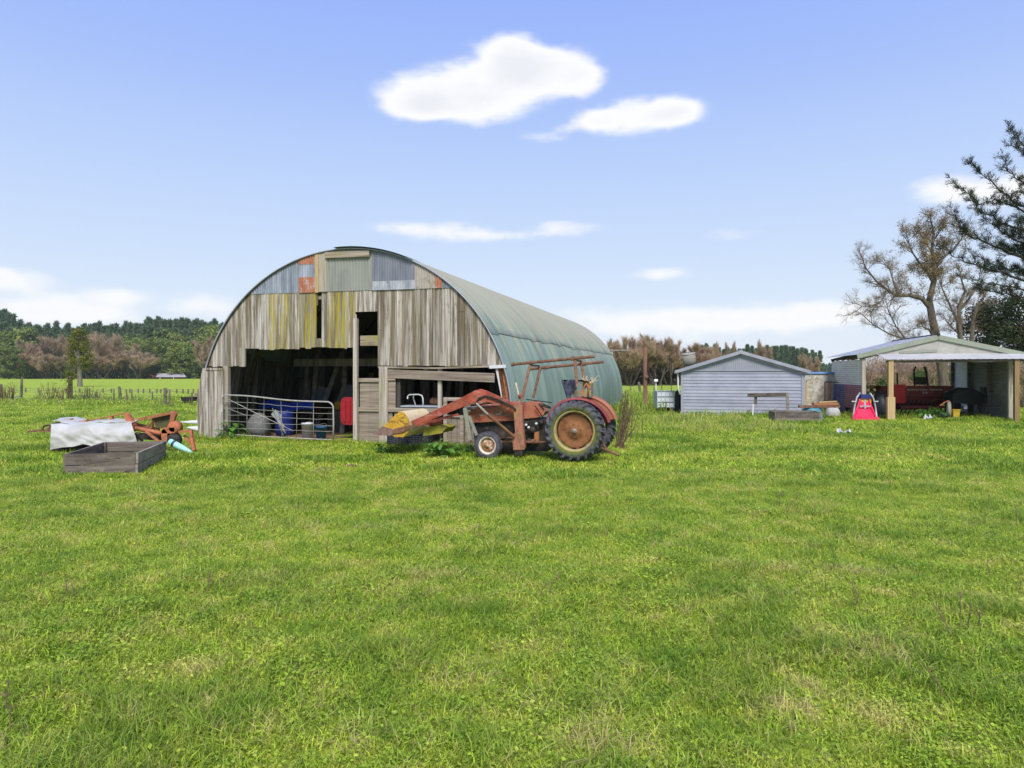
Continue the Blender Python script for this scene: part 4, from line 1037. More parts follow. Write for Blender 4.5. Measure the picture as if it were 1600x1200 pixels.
    p=MB(); p.lathe((.11,-.1,.03),(0,0,1),[(0,0),(.055,0),(.055,.16),(.02,.22),(.02,.26),(0,.26)],n=12); p.build('bottle',offwhite_m,b)
    p=MB(); p.span((.0,-.1,.2),(.2,.1,.34)); p.build('bundle',yellow_m,b)
    rr=random.Random(8); p=MB()
    for k in range(26): p.tube([(rr.uniform(-.05,.2),rr.uniform(-.15,.1),.3),(rr.uniform(-.1,.35),rr.uniform(-.2,.1),rr.uniform(.36,.48))],.006,n=3)
    p.build('straw',cream_m,b)
    cl=item('cloth','crumpled navy cloth hanging over the front of the tractor seat box','cloth',TR,a.x+.02,yc,z=zc)
    p=MB(); rows=[]
    for j in range(8):
        f=j/7; row=[]
        for i in range(9):
            g=i/8
            x=-.46+.40*g+.16*f*(1-g)*1.0-.12*f*g; z=.36-.02*math.sin(g*9)-f*(.52-.3*g)
            row.append((x,-.24+.03*math.sin(g*14+f*3)-.02*f,z))
        rows.append(row)
    p.grid(rows); p.grid([[(-.46+.62*g,-.24+.42*f,.36+.03*math.sin(g*11+f*5)) for g in [i/8 for i in range(9)]] for f in (0,.3,.6,1)])
    p.build('fabric',navy_m,cl)
tractor()
# ------------------------------------------------------------------ planters, mower and floats on the left
def planter(name,label,cat,c1,c2,c3,h,group,nb=2):
    c1,c2,c3=Vector(c1),Vector(c2),Vector(c3)
    ang=math.atan2(c2.y-c1.y,c2.x-c1.x); L=(c2-c1).length
    d=c3-c2; loc=c1
    t=thing(name,label,cat,loc=(c1.x,c1.y,0),rotz=ang,group=group)
    ca,sa=math.cos(-ang),math.sin(-ang)
    dl=Vector((d.x*ca-d.y*sa,d.x*sa+d.y*ca,0))
    q=[Vector((0,0,0)),Vector((L,0,0)),Vector((L,0,0))+dl,dl]
    rr=random.Random(len(label))
    bh=h/nb
    for k in range(4):
        a,b=q[k],q[(k+1)%4]; dr=(b-a).normalized(); n=Vector((dr.y,-dr.x,0))
        p=MB()
        for j in range(nb):
            off=n*rr.uniform(-.006,.006)
            ea=.022 if k%2 else -.022
            p.beam(a+dr*(-ea+.003)+off+Vector((0,0,bh*(j+.5)-.02)),b-dr*(-ea+.003)+off+Vector((0,0,bh*(j+.5)-.02)),.045,bh-.016,col=(rr.uniform(.2,.9),.9 if k==1 and j<2 else .1,0))  # right side boards coloured paler, as light falling on that side
        p.build('side_boards',darkwood_m,t)
    p=MB()
    cx=(q[0]+q[1]+q[2]+q[3])/4
    rows=[[q[0].lerp(q[1],i/8).lerp(q[3].lerp(q[2],i/8),j/8)+Vector((0,0,h*.16+.03*rr.random())) for i in range(9)] for j in range(9)]
    p.grid(rows); p.build('soil',soil_m,t)
    for k in (0,1,2,3):
        c=q[k]+(cx-q[k]).normalized()*.07
        p=MB(); p.span((c.x-.03,c.y-.03,-.02),(c.x+.03,c.y+.03,h-.02),col=(.7,.3,0)); p.build('corner_post',darkwood_m,t)
    return t
planter('planter_box','large empty raised bed of two dark weathered planks in the left foreground','planter',(-8.24,12.92,0),(-7.04,13.17,0),(-7.63,15.42,0),.43,None)
planter('planter_box','small blackened timber raised bed in front of the grey shed','planter',(10.02,26.7,0),(11.72,26.62,0),(11.9,27.7,0),.44,None)

def mower():
    Y0=16.9; FR=Frame(-10.2,Y0,0)
    A=FR.at
    t=thing('disc_mower','orange and rust coloured farm mower with white tarpaulin skirt on left side','mower',FR)
    # tarpaulin skirt
    rr=random.Random(3)
    tx=[(80,661),(95,660),(112,663),(126,662),(140,661),(155,660),(170,660),(185,660),(205,661)]
    bx=[(78,703),(97,699),(114,698),(130,694),(146,697),(160,698),(176,697),(194,697),(215,693)]
    p=MB(); rows=[]
    back=[]
    for k,((x,y),) in enumerate(zip(tx)):
        pass
    NX,NZ=48,16
    def interp(L,f):
        g=f*(len(L)-1); i=min(int(g),len(L)-2); r=g-i
        return (L[i][0]*(1-r)+L[i+1][0]*r,L[i][1]*(1-r)+L[i+1][1]*r)
    for j in range(NZ+1):
        f=j/NZ; row=[]
        for i in range(NX+1):
            g=i/NX
            a=interp(tx,g); b=interp(bx,g)
            px,py=a[0]+(b[0]-a[0])*f,a[1]+(b[1]-a[1])*f+1.6*math.sin(g*9+1)*(1-f)**3
            v=-.05-.30*(1-math.exp(-5*f))-.10*abs(noise.noise(Vector((g*3.1+f*1.6,f*.9-g*1.2,1))))+.065*abs(noise.noise(Vector((g*6-f*2.6,f*1.2+g*2,3))))+.015*noise.noise(Vector((g*20,f*7,6)))
            row.append(A(px,py+.5*noise.noise(Vector((g*11,f,7))),v))
        rows.append(row)
    p.grid(rows)
    rows=[]
    for j in range(7):
        f=j/6; row=[]
        for i in range(NX+1):
            g=i/NX; a=interp(tx,g); q=A(a[0],a[1],-.05)
            q=Vector((q.x,-.05+1.0*f,q.z+.05*math.sin(f*PI)+.03*noise.noise(Vector((g*9,f*4,2)))))
            if g<.12: q.z+=.05
            row.append(q)
        rows.append(row)
    p.grid(rows)
    # left end flap, folded round the corner
    rows=[]
    for j in range(9):
        f=j/8; row=[]
        for i in range(7):
            g=i/6; a=A(80,661,-.05); b=A(78,703,-.15); x=a.x+(b.x-a.x)*f; z=a.z+(b.z-a.z)*f
            row.append(Vector((x-.16*math.sin(g*PI*.5)*(.4+f*.4)+.03*noise.noise(Vector((g*6,f*5,4))),-.05-.1*f+.9*g,z)))
        rows.append(row)
    p.grid(rows)
    p.build('tarpaulin_skirt',tarp_m,t)
    p=MB(); a=A(84,700,.1); b=A(200,703,.1); p.span((a.x,.02,.02),(b.x,.8,a.z+.25)); p.build('shadowed_cutter_bed',dark_m,t)  # mower bed as a black box, standing in for the shadow mass below
    def tb(name,m,pts,r,v,n=7):
        q=MB(); q.tube([A(x,y,v if not isinstance(v,(list,tuple)) else v[i]) for i,(x,y) in enumerate(pts)],r,n=n); return q.build(name,m,t)
    def pl(name,m,pts,v0,v1,col=(.5,0,0)):
        q=MB(); q.prism([(A(x,y,v0).x,A(x,y,v0).z) for x,y in pts],v0,v1,col=col); return q.build(name,m,t)
    p=MB(); a=A(44,674.5,.3); b=A(84,671,.3); p.beam(a,b,.08,.05); p.build('drawbar',rust_m,t)
    pl('end_plate',rust_m,[(70,672),(80,664),(84,668),(84,676),(74,675)],.2,.5)
    tb('hoop',dark_m,[(66,671),(69,666),(75,664),(81,667)],.02,.3)
    pl('lug_plate',orangep_m,[(106,664),(107,657),(110,654),(113,657),(113,664)],.3,.42)
    pl('cover_plate',orangep_m,[(112,664),(124,658),(135,656),(135,663)],.25,.6)
    tb('tie_rod',rustor_m,[(134,658),(165,652),(195,645.5)],.018,.4)
    pl('rod_bracket',orangep_m,[(171,661),(172,651),(175,651),(176,661)],.36,.46)
    pl('hinge_plate',orangep_m,[(193,645),(198,646),(207,659),(209,664),(208,674),(203,676),(199,668)],.05,.2,(.6,0,0))
    tb('main_tube',orangep_m,[(207,668),(250,677),(252,678)],.055,.15,10)
    tb('main_tube',rustor_m,[(210,663),(248,672)],.05,.45,10)
    p=MB(); p.beam(A(206,658,.3),A(272,644,.3),.06,.07); p.build('upper_rail',rustor_m,t)
    pl('guard_screen',mat('mossy_dark_screen',[(.05,.055,.02),(.09,.09,.035),(.12,.08,.04)],6,rough=.9),[(240,653),(268,647),(262,668),(243,669)],.38,.42)
    pl('rail_bracket',orangep_m,[(267,646),(272,642),(275,647),(270,660),(264,672),(262,670)],.22,.32)
    p=MB(); c=A(273,668,.1); p.lathe((c.x,.0,c.z),(0,1,0),[(0,0),(.10,.0),(.15,.03),(.16,.2),(.0,.2)],n=20); p.build('gearbox_disc',orangep_m,t)
    p=MB(); p.beam(A(254,673,.05),A(274,672,.05),.1,.13); p.build('arm',orangep_m,t)
    pl('upright_plate',orangep_m,[(251,674),(256,670),(261,675),(261,690),(253,691)],.0,.15)
    p=MB(); p.beam(A(228,674,.0),A(250,691,-.05),.05,.05,up=(0,1,0)); p.build('brace',orangep_m,t)
    p=MB(); p.beam(A(280,675,-.1),A(301,673,-.1),.08,.06); p.build('arm',orangep_m,t)
    p=MB(); p.beam(A(298,673,-.1),A(304,704,-.2),.06,.09,up=(0,1,0)); p.build('swing_arm',orangep_m,t)
    p=MB(); p.beam(A(288,681,.0),A(300,694,-.1),.05,.06,up=(0,1,0)); p.build('swing_arm',rustor_m,t)
    p=MB(); c=A(273,687,.1); p.lathe((c.x,.0,c.z),(0,1,0),[(0,0),(.14,.0),(.165,.05),(.165,.15),(.14,.2),(0,.2)],n=18); p.build('wheel',dark_m,t)
    p=MB(); c=A(235,682,.3); p.beam(A(210,680,.3),A(252,684,.3),.3,.12); p.build('underframe',dark_m,t)
    p=MB(); p.beam(A(216,676,.2),A(219,694,.2),.06,.06,up=(0,1,0)); p.build('stand_leg',greyold_m,t)
    p=MB(); p.tube([A(229,669,.15),A(240,655,.38)],.02,n=6); p.tube([A(239,652,.38),A(239,672,.3)],.025,n=6); p.build('strut',rustor_m,t)
    # turquoise cone and white floats
    f2=Frame(-8.0,16.5,0); c0=f2.at(265,690,0); c1=f2.at(303,709,-.1)
    k=thing('turquoise_cone','pale turquoise cone with a dark band lying beside the orange mower','cone',loc=(-8.0,16.5,0))
    d=(c1-c0); L=d.length
    p=MB(); p.lathe(c0,d,[(0,0),(.07,.0),(.078,.02),(.07,L*.5),(.045,L*.8),(.012,L),(0,L)],n=18); p.build('body',teal_m,k)
    p=MB(); p.lathe(c0+d*.14,d,[(.0785,0),(.0785,.06)],n=18); p.build('band',navy_m,k)
def float_(label,pts,Y,fr=None):
    f2=Frame((pts[0][0]-800)/F*Y,Y,0); a,b=f2.at(*pts[0]),f2.at(*pts[1]); r=pts[2]
    t=thing('pointed_float',label,'float',loc=(f2.x,Y,0))
    d=b-a; L=d.length
    p=MB(); p.lathe(a,d,[(.004,0),(r*.45,L*.3),(r*.85,L*.65),(r,L),(r,L+.9),(r*.8,L+1.0),(0,L+1.0)],n=14); p.build('hull',white_m,t)
    p=MB(); m=a+d*1.5; p.span((m.x-.05,m.y-.06,-.02),(m.x+.05,m.y+.06,m.z)); p.build('rest',darkwood_m,t)
mower()
float_('upper slim white pointed float poking out beside the barn corner',((281,659.5),(311,660),.075),22.6)
float_('lower white pointed float near the ground beside the barn corner',((291,667.5),(311,670.5),.085),22.0)

# ------------------------------------------------------------------ grey shed
def lap_siding(mb,x0,x1,z0,z1,y,pitch,rr,axis='x'):
    z=z0; 
    while z<z1-.01:
        zt=min(z+pitch,z1)
        if axis=='x':
            vs=[(x0,y-.028,z),(x1,y-.028,z),(x1,y-.006,zt),(x0,y-.006,zt),(x0,y,z),(x1,y,z)]
        else:
            vs=[(y-.028,x0,z),(y-.028,x1,z),(y-.006,x1,zt),(y-.006,x0,zt),(y,x0,z),(y,x1,z)]
        mb.add(vs,[(0,1,2,3),(4,5,1,0)],col=(rr.random(),0,0)); z+=pitch
def shed():
    FR=Frame((1065-800)/F*32.3,32.3,.27); A=FR.at
    t=thing('grey_shed','low lilac grey weatherboard shed with corrugated gable and grey iron roof','shed',FR)
    W=A(1254,600,0).x; x0=0.0
    ze=2.03; zp=A(1160,551,0).z; xm=(x0+W)/2; Dp=8.0
    rr=random.Random(6)
    p=MB(); lap_siding(p,x0,W,-.05,ze,0,.148,rr); p.build('front_siding',shed_m,t)
    p=MB(); lap_siding(p,0,Dp,-.05,ze,x0,.148,rr,'y'); p.build('side_siding',shed_m,t)
    p=MB(); p.span((W,0.0,-.05),(W+.1,Dp,ze)); p.span((x0,Dp,-.05),(W,Dp+.05,ze)); p.build('rear_walls',shed_m,t)
    p=MB(); p.span((x0-.03,-.05,-.05),(x0+.07,-.03,ze),col=(.7,0,0)); p.span((W-.05,-.05,-.05),(W+.1,-.03,ze),col=(.6,0,0)); p.build('corner_board',shedroof_m,t)
    p=MB(); corrugated(p,x0,W+.1,ze,6,-.03,.09,.010,lambda u:zp-(zp-ze-.0)*abs(u-xm)/((W+.1-x0)/2),col=(.5,0,0)); p.build('gable_sheets',shedroof_m,t)
    p=MB(); p.span((x0,-.055,ze-.05),(W+.05,-.035,ze+.03),col=(.3,0,0)); p.build('gable_flashing',shedroof_m,t)
    ex=.28; sl=(zp-ze)/((W-x0)/2)
    for s in (-1,1):
        e=xm+s*((W-x0)/2+ex); ez=zp+.07-sl*((W-x0)/2+ex)
        p=MB(); n=60; rows=[]
        ys=[-.16+(Dp+.3)*i/200 for i in range(201)]
        rows=[[(x,y,z+.012*math.cos(2*PI*y/.09)) for y in ys] for x,z in ((xm,zp+.09),(e,ez))]
        p.grid(rows); p.build('roof_sheets',shedroof_m,t)
        p=MB(); p.beam((xm,-.19,zp+.02),(e,-.19,ez-.07),.03,.14,up=(0,0,1),col=(.7,0,0)); p.build('barge_board',shedroof_m,t)
        p=MB(); p.span((e-.06 if s>0 else e-.04,-.17,ez-.13),(e+.04 if s>0 else e+.06,Dp,ez-.02),col=(.8,0,0)); p.build('gutter',shedroof_m,t)
    p=MB(); e=x0-ex; zz=ze-.2
    p.tube([(e+.1,-.05,zz+.05),(e+.12,-.05,zz-.2),(e+.12,-.05,1.2),(e+.22,-.05,.9)],.04,n=8); p.build('downpipe',offwhite_m,t)
    p=MB(); e=W+.1+ex; p.tube([(e-.05,-.05,ze-.14),(e-.06,-.05,ze-.35),(e-.25,-.02,ze-.5)],.035,n=8); p.build('downpipe',offwhite_m,t)
    p=MB(); p.span((xm-.08,-.2,zp+.03),(xm+.08,Dp,zp+.115)); p.build('ridge_cap',shedroof_m,t)
    # bench-like timber frame in front
    f2=Frame((1168-800)/F*30.6,30.6,.27); B=f2.at
    k=thing('hitching_rail','dark timber rail on uneven legs standing before the shed wall','rail',f2)
    p=MB(); p.beam(B(1168,617.5,0),B(1231,616.5,0),.09,.17,col=(.2,0,0)); p.build('rail',darkwood_m,k)
    p=MB(); p.beam(B(1230,614,0),B(1231,646,0),.11,.11,up=(0,1,0),col=(.8,.6,0)); p.build('leg',darkwood_m,k)
    p=MB(); p.beam(B(1181,614,.06),B(1180.5,632,.06),.12,.1,up=(0,1,0),col=(.3,0,0)); p.build('leg',darkwood_m,k)
    p=MB(); p.beam(B(1177,631,.05),B(1176,652,.0),.05,.04,up=(0,1,0),col=(.9,0,0)); p.build('leg',offwhite_m,k)
    # drum behind the roof
    f3=Frame((1076-800)/F*42,42,0); c=f3.at(1078,560,0)
    k=thing('header_tank','weathered open topped drum on a stand rising behind the shed roof','tank',f3)
    p=MB(); ax=Vector((-.16,-.1,1)).normalized(); b=Vector((c.x-.02,0,c.z-.40))
    p.lathe(b,ax,[(0,0),(.36,0),(.39,.25),(.41,.72),(.39,.72),(.36,.1),(0,.08)],n=20,squash=lambda a:1+.03*math.sin(5*a)); p.build('drum',greyold_m,k)
    p=MB(); p.lathe(b,ax,[(.40,.62),(.425,.66),(.425,.73),(.40,.74)],n=20); p.build('rim',galvpipe_m,k)
    for q in ((-.25,-.2),(.25,-.2),(.25,.25),(-.25,.25)):
        p=MB(); p.span((c.x+q[0]-.04,q[1]-.04,-.02),(c.x+q[0]+.04,q[1]+.04,c.z-.30)); p.build('stand_leg',darkwood_m,k)
    # water tank cube on the left
    f4=Frame((1040-800)/F*33.2,33.2,0); B=f4.at
    k=thing('caged_tank','square clouded white liquid tank in a wire cage left of the shed','tank',f4)
    a=B(1027,611,0); b=B(1053,641,0)
    p=MB(); p.span((a.x,0,b.z+.12),(b.x,.9,a.z)); p.build('tank',ibc_m,k)
    p=MB()
    for i in range(5):
        x=a.x+(b.x-a.x)*i/4; p.tube([(x,-.03,b.z+.1),(x,-.03,a.z+.02)],.014,n=5)
    for i in range(4):
        z=b.z+.14+(a.z-b.z-.14)*i/3; p.tube([(a.x-.02,-.03,z),(b.x+.02,-.03,z),(b.x+.03,.9,z)],.014,n=5)
    p.build('cage',greytube_m,k)
    p=MB()
    for i in range(3): x=a.x+.1+(b.x-a.x-.2)*i/2; p.span((x-.06,-.02,-.02),(x+.06,.9,b.z+.1))
    p.build('pallet',darkwood_m,k)
    f5=Frame((1060.5-800)/F*33,33,0); B=f5.at
    k=thing('black_drum','narrow black drum standing upright against the shed corner','drum',f5)
    p=MB(); p.lathe((0,.2,-.02),(0,0,1),[(0,0),(.14,0),(.15,.3),(.145,.6),(.15,.9),(.12,1.07),(0,1.07)],n=16); p.build('body',blacktarp_m,k)
    p=MB(); p.lathe((0,.2,1.05),(0,0,1),[(.05,0),(.05,.04),(0,.04)],n=10); p.build('cap',dark_m,k)
shed()

# ------------------------------------------------------------------ wall, tub and timber between shed and carport
def between():
    fr=Frame((1290-800)/F*34,34,0); A=fr.at
    t=thing('panel_wall','mottled peeling pale wall with blue capping between shed and carport','wall',fr)
    a=A(1250,584,0); b=A(1323,642,0)
    p=MB(); p.span((a.x,0,-.05),(b.x,.12,a.z)); p.build('panel',wallold_m,t)
    p=MB(); p.span((a.x-.02,-.06,a.z),(b.x+.02,.2,a.z+.09)); p.build('capping',mat('sky_blue_paint',[(.12,.25,.52),(.2,.34,.62)],4,rough=.5),t)
    p=MB(); q=A(1259,600,0); p.span((q.x-.06,-.035,0),(q.x+.06,-.003,a.z-.35)); p.build('batten',rawpine_m,t)
    p=MB(); q=A(1326,642,-.1); p.span((q.x-.08,-.1,-.05),(q.x+.14,.1,1.35)); p.build('corner_post',navyp_m,t)
    f2=Frame((1295-800)/F*33.2,33.2,0); A=f2.at
    t=thing('iron_gate','rusty angle iron gate remains standing in front of the mottled wall','gate',f2)
    p=MB(); p.beam(A(1289.5,597,0),A(1289,634,0),.08,.05,up=(0,1,0)); p.build('upright',rust_m,t)
    p=MB(); p.beam(A(1297.5,597,0),A(1296,634,0),.08,.05,up=(0,1,0)); p.build('upright',rustor_m,t)
    p=MB(); p.tube([A(1289,596.5,0),A(1324,598,0)],.025,n=6); p.build('top_rail',dark_m,t)
    p=MB(); p.beam(A(1289.5,634,0),(A(1289.5,640,0).x,0,-.02),.06,.04,up=(0,1,0)); p.beam(A(1296,634,0),(A(1296,640,0).x,0,-.02),.06,.04,up=(0,1,0)); p.build('foot',rust_m,t)
    # teal tub with timber on top
    f3=Frame((1274-800)/F*28.8,28.8,0); A=f3.at
    t=thing('plastic_tub','upturned teal plastic tub under the stacked rusty timber','tub',f3)
    p=MB(); p.lathe((0,.35,-.02),(0,0,1),[(.46,0),(.44,.08),(.36,.42),(.33,.47),(0,.48)],n=26,squash=lambda a:1+.06*abs(math.cos(a))); p.build('shell',tub_m,t)
    p=MB(); p.lathe((0,.35,-.02),(0,0,1),[(.47,0),(.49,.02),(.485,.05),(.455,.06)],n=26); p.build('rim',tub_m,t)
    zt=.47
    labs=('long dark brown plank lowest on the teal tub','rusty orange plank lying across the tub pile','cream edged board at the back of the tub pile','thin pale lath on top of the tub pile')
    for k,(xa,xb,z,y,m,w_,h_) in enumerate(((1248,1312,zt+.05,.1,rust_m,.16,.10),(1270,1310,zt+.15,.2,rustor_m,.2,.09),(1262,1305,zt+.05,.42,offwhite_m,.15,.08),(1279,1308,zt+.225,.15,rawpine_m,.09,.05))):
        a=A(xa,600,y); b=A(xb,600,y)
        t=thing('timber_plank',labs[k],'plank',loc=(f3.x,f3.y,0),group='timber stacked on the teal tub')
        p=MB(); p.beam((a.x,y,z),(b.x,y+.05,z+.01*k),w_,h_); 
        p.build('board',m,t)
    f4=Frame((1305-800)/F*30,30,0); A=f4.at
    t=thing('rubbish_sack','pale crumpled sack slumped beside the timber pile','sack',f4)
    p=MB(); p.lathe((0,.2,-.03),(0,0,1),[(.0,0),(.27,.02),(.3,.14),(.25,.34),(.15,.5),(.05,.56),(0,.55)],n=18,squash=lambda a:1+.12*math.sin(3*a+1)+.07*math.sin(7*a)); p.build('bag',tarp_m,t)
    p=MB(); p.lathe((0,.2,.52),(.2,0,1),[(.04,0),(.07,.08),(.04,.1)],n=8); p.build('neck',tarp_m,t)
between()

# ------------------------------------------------------------------ carport and its contents
def carport():
    Yf=28.5; FR=Frame((1464-800)/F*Yf,Yf,.22); A=FR.at
    t=thing('carport','open fronted timber carport, sage green gable trim and pale sheet awning','carport',FR)
    L=A(1340,556,0); Rr=A(1596,553,0); Pk=A(1464,527,0); D=5.6
    zl=L.z; zr=Rr.z; zp=Pk.z
    # roof
    for e,ez,nm in ((L.x-.05,zl,1),(Rr.x+.05,zr,1)):
        p=MB(); ys=[-.12+(D+.3)*i/120 for i in range(121)]
        p.grid([[(x,y,z+.012*math.cos(2*PI*y/.09)) for y in ys] for x,z in ((Pk.x,zp+.09),(e,ez+.05))]); p.build('roof_sheets',galv_pale,t)
        p=MB(); p.beam((Pk.x,-.15,zp+.0),(e,-.15,ez-.03),.03,.19); p.build('barge_board',sagefascia_m,t)
    p=MB(); p.tube([(Pk.x,-.18,zp+.09),(Pk.x,D+.2,zp+.09)],.06,n=6); p.build('ridge_cap',dark_m,t)
    p=MB()
    for i in range(6): y=.1+i*1.05; p.beam((L.x+.1,y,zl-.1),(Pk.x,y,zp-.09),.05,.12); p.beam((Rr.x-.1,y,zr-.1),(Pk.x,y,zp-.09),.05,.12)
    p.build('rafter',darkwood_m,t)
    zb=zl-.02
    p=MB(); p.prism([(L.x+.35,zb),(Rr.x-.3,zb),(Pk.x+.1,zp-.09),(Pk.x-.1,zp-.09)],-.10,-.06); p.build('gable_panel',gable_m,t)
    p=MB(); a=A(1404,551,0); b=A(1463,548,0); p.beam((a.x,-.115,a.z),(b.x,-.115,b.z+.0),.02,.10,up=(0,0,1)); p.build('gable_strip',sagefascia_m,t)
    # awning: sheet falling to the front
    a0=A(1368,553,-.1); a1=A(1602,553.5,-.1); b0=A(1386,561.5,-.75); b1=A(1604,559.5,-.75)
    p=MB(); n=50
    p.grid([[(a0.x+(a1.x-a0.x)*i/n,-.1,a0.z+.008*math.cos(i*2.5)) for i in range(n+1)],[(b0.x+(b1.x-b0.x)*i/n,-.75,b0.z+.008*math.cos(i*2.5)) for i in range(n+1)]])
    p.build('awning',awning_m,t)
    p=MB(); p.beam((b0.x,-.62,b0.z-.09),(b1.x,-.62,b1.z-.09),.05,.10); p.build('front_beam',darkwood_m,t)
    # posts
    q=A(1391.5,600,-.6)
    p=MB(); p.span((q.x-.09,-.68,.9),(q.x+.09,-.50,b0.z-.03)); p.build('post',rawpine_m,t)
    p=MB(); p.span((q.x-.145,-.74,-.05),(q.x+.135,-.52,.93),col=(.8,0,0)); p.build('post_sleeve',rawpine_m,t)
    q=A(1588,600,-.6)
    p=MB(); p.span((q.x-.08,-.68,-.05),(q.x+.08,-.52,b1.z-.03),col=(.2,0,0)); p.build('post',mat('brown_post_timber',[(.2,.12,.05),(.3,.2,.1)],(14,14,1),rough=.85),t)
    q=A(1578,600,.1)
    p=MB(); p.span((q.x-.07,.03,-.05),(q.x+.07,.17,zr-.12)); p.build('post',posts_m,t)
    q=A(1350,600,.0)
    p=MB(); p.span((q.x-.09,-.05,-.05),(q.x+.06,.1,zl-.12)); p.build('post',posts_m,t)
    # left wall, seen from outside: horizontal corrugations
    lx=A(1346,600,.1).x
    def ywall(mb,x,y0,y1,z0,z1,col=(.5,0,0)):
        nz=max(8,int((z1-z0)/.09*6)); zs=[z0+(z1-z0)*i/nz for i in range(nz+1)]
        mb.grid([[(x+.014*math.cos(2*PI*z/.09),y,z) for z in zs] for y in (y0,y1)],col=col)
    p=MB(); ywall(p,lx,.05,D,1.35,zl-.15,(.5,0,0)); p.build('wall_sheet',ciron_m,t)
    p=MB(); ywall(p,lx-.02,.05,3.0,.35,1.38,(.5,0,0)); p.build('wall_sheet',ciron_r,t)
    p=MB(); ywall(p,lx-.025,2.9,D,.0,1.38,(.4,0,0)); p.build('wall_sheet',ciron_n,t)
    p=MB(); p.span((lx+.02,D-.1,-.05),(lx+.12,D,zl-.1)); p.span((lx+.02,1.8,-.05),(lx+.12,1.9,zl-.1)); p.build('stud',darkwood_m,t)
    # right wall (inside) and back return
    rx=A(1577,600,.15).x-.03
    p=MB(); ywall(p,rx,.15,D+.0,0,zr-.1,(.3,0,0)); p.build('wall_sheet',ciron_shaded,t)  # inner wall, shade carried by the darker iron colour
    def back(px0,px1,z0,z1,m,v=D,col=(.5,0,0)):
        a=A(px0,600,v).x; b=A(px1,600,v).x
        p=MB(); corrugated(p,a,b,z0,z1,v,.09,.014,horizontal=True,col=col); p.build('back_sheet',m,t)
    p=MB(); ywall(p,rx-.03,3.9,D-.05,.4,zr-.15,(.6,0,0)); p.build('wall_sheet',ciron_sunlit,t)  # sunlit far end of the inner wall, painted as a paler sheet
    for vv in (1.6,3.6,D-.1):
        p=MB(); p.span((rx-.16,vv,-.05),(rx-.03,vv+.12,zr-.1)); p.build('stud',darkwood_m,t)
    p=MB(); q=A(1546,620,1.6); q2=A(1576,620,1.6)
    p.tube([(q.x,1.6,1.12),(q2.x,.9,1.12)],.025,n=6); p.build('rail',dark_m,t)
    # planks leaning on right wall
    labs=('left of the two grey planks leaning inside the right carport wall','right of the two grey planks leaning inside the right carport wall')
    for k,(b,tp,w_) in enumerate((((1548,646),(1561,606),.24),((1556,647),(1566,606),.13))):
        q0=A(*b,1.0); q1=A(*tp,1.6)
        o=thing('leaning_plank',labs[k],'plank',loc=(FR.x,FR.y,0),group='planks leaning in the carport')
        p=MB(); p.beam((q0.x,1.0,0),(q1.x,1.5,q1.z),w_,.04,up=(0,-1,0),col=(.2,0,0)); p.build('board',darkwood_m if k==0 else inner_m,o)
    # seed drill
    Y=31.0; f2=Frame((1430-800)/F*Y,Y,0); B=f2.at
    s=thing('seed_drill','long maroon seed drill with pale lettering parked inside the carport','machine',f2)
    a=B(1416,604,0); b=B(1486,618,0)
    p=MB(); p.prism([(0,0),(0,1)],0,1) if False else None
    zt,zb_=a.z,b.z; x0=B(1376,600,0).x; x1=b.x
    vs=[]; 
    p.add([(x0,-.05,zt),(x1,-.05,zt),(x1,.45,zt),(x0,.45,zt),(x0,0.02,zb_),(x1,0.02,zb_),(x1,.38,zb_),(x0,.38,zb_)],[(0,1,2,3),(4,7,6,5),(0,4,5,1),(1,5,6,2),(2,6,7,3),(3,7,4,0)]); p.build('seed_box',maroon_m,s)
    p=MB(); p.span((x0-.02,-.08,zt),(x1+.02,.47,zt+.03),col=(.1,0,0)); p.build('box_lid',maroon_m,s)
    p=MB(); a2=B(1420,622,0); b2=B(1482,632,0); p.add([(a2.x,.05,a2.z),(b2.x,.05,a2.z),(b2.x,.3,b2.z),(a2.x,.3,b2.z),(a2.x,.45,a2.z),(b2.x,.45,a2.z)],[(0,1,2,3),(0,4,5,1),(3,2,5,4)],col=(.9,0,0)); p.build('lower_box',maroon_m,s)
    p=MB(); a2=B(1405,634,-.2); b2=B(1480,638,-.2); p.span((a2.x,-.3,b2.z),(b2.x,-.15,a2.z),col=(.7,0,0)); p.build('footboard',maroon_m,s)
    p=MB(); p.span((x0+.1,.5,.25),(x1-.1,.6,zb_),col=(.1,0,0)); p.span((x0+.15,.12,zb_-.3),(x1-.1,.5,zb_-.02),col=(0,0,0)); p.build('frame_plate',maroon_m,s)
    p=MB(); 
    for k in range(12):
        x=a2.x+(b2.x-a2.x)*k/11; p.tube([(x,.1,zb_-.2),(x-.05,.2,.25),(x-.12,.3,.02)],.025,n=5)
    p.build('coulters',dark_m,s)
    a3=B(1393,601,-.3); b3=B(1414,630,-.3)
    p=MB(); p.span((a3.x,-.34,b3.z),(b3.x,-.26,a3.z)); p.build('end_panel',redpanel_m,s)
    p=MB(); q=B(1415,610,-.3); p.beam((q.x+.02,-.3,a3.z-.05),(q.x+.08,-.3,q.z-.1),.03,.03,up=(0,1,0)); p.build('edge_strip',pink_m,s)
    for xx,yy,h in ((1402,596,0),(1430,592,0),(1447,594,0)):
        pass
    p=MB(); p.tube([B(1402,603,.1),B(1402,583,.1)],.035,n=6); p.build('lever',dark_m,s)
    p=MB(); p.tube([B(1429,604,.2),B(1428,578,.2),B(1431,573,.2)],.04,n=6); p.tube([B(1450,604,.2),B(1447,580,.2),B(1444,573,.2)],.045,n=6); p.build('lift_frame',dark_m,s)
    p=MB(); q=B(1438,595,.25); p.box((q.x,.25,q.z),(.42,.2,.34)); p.build('hopper_lid',dark_m,s)
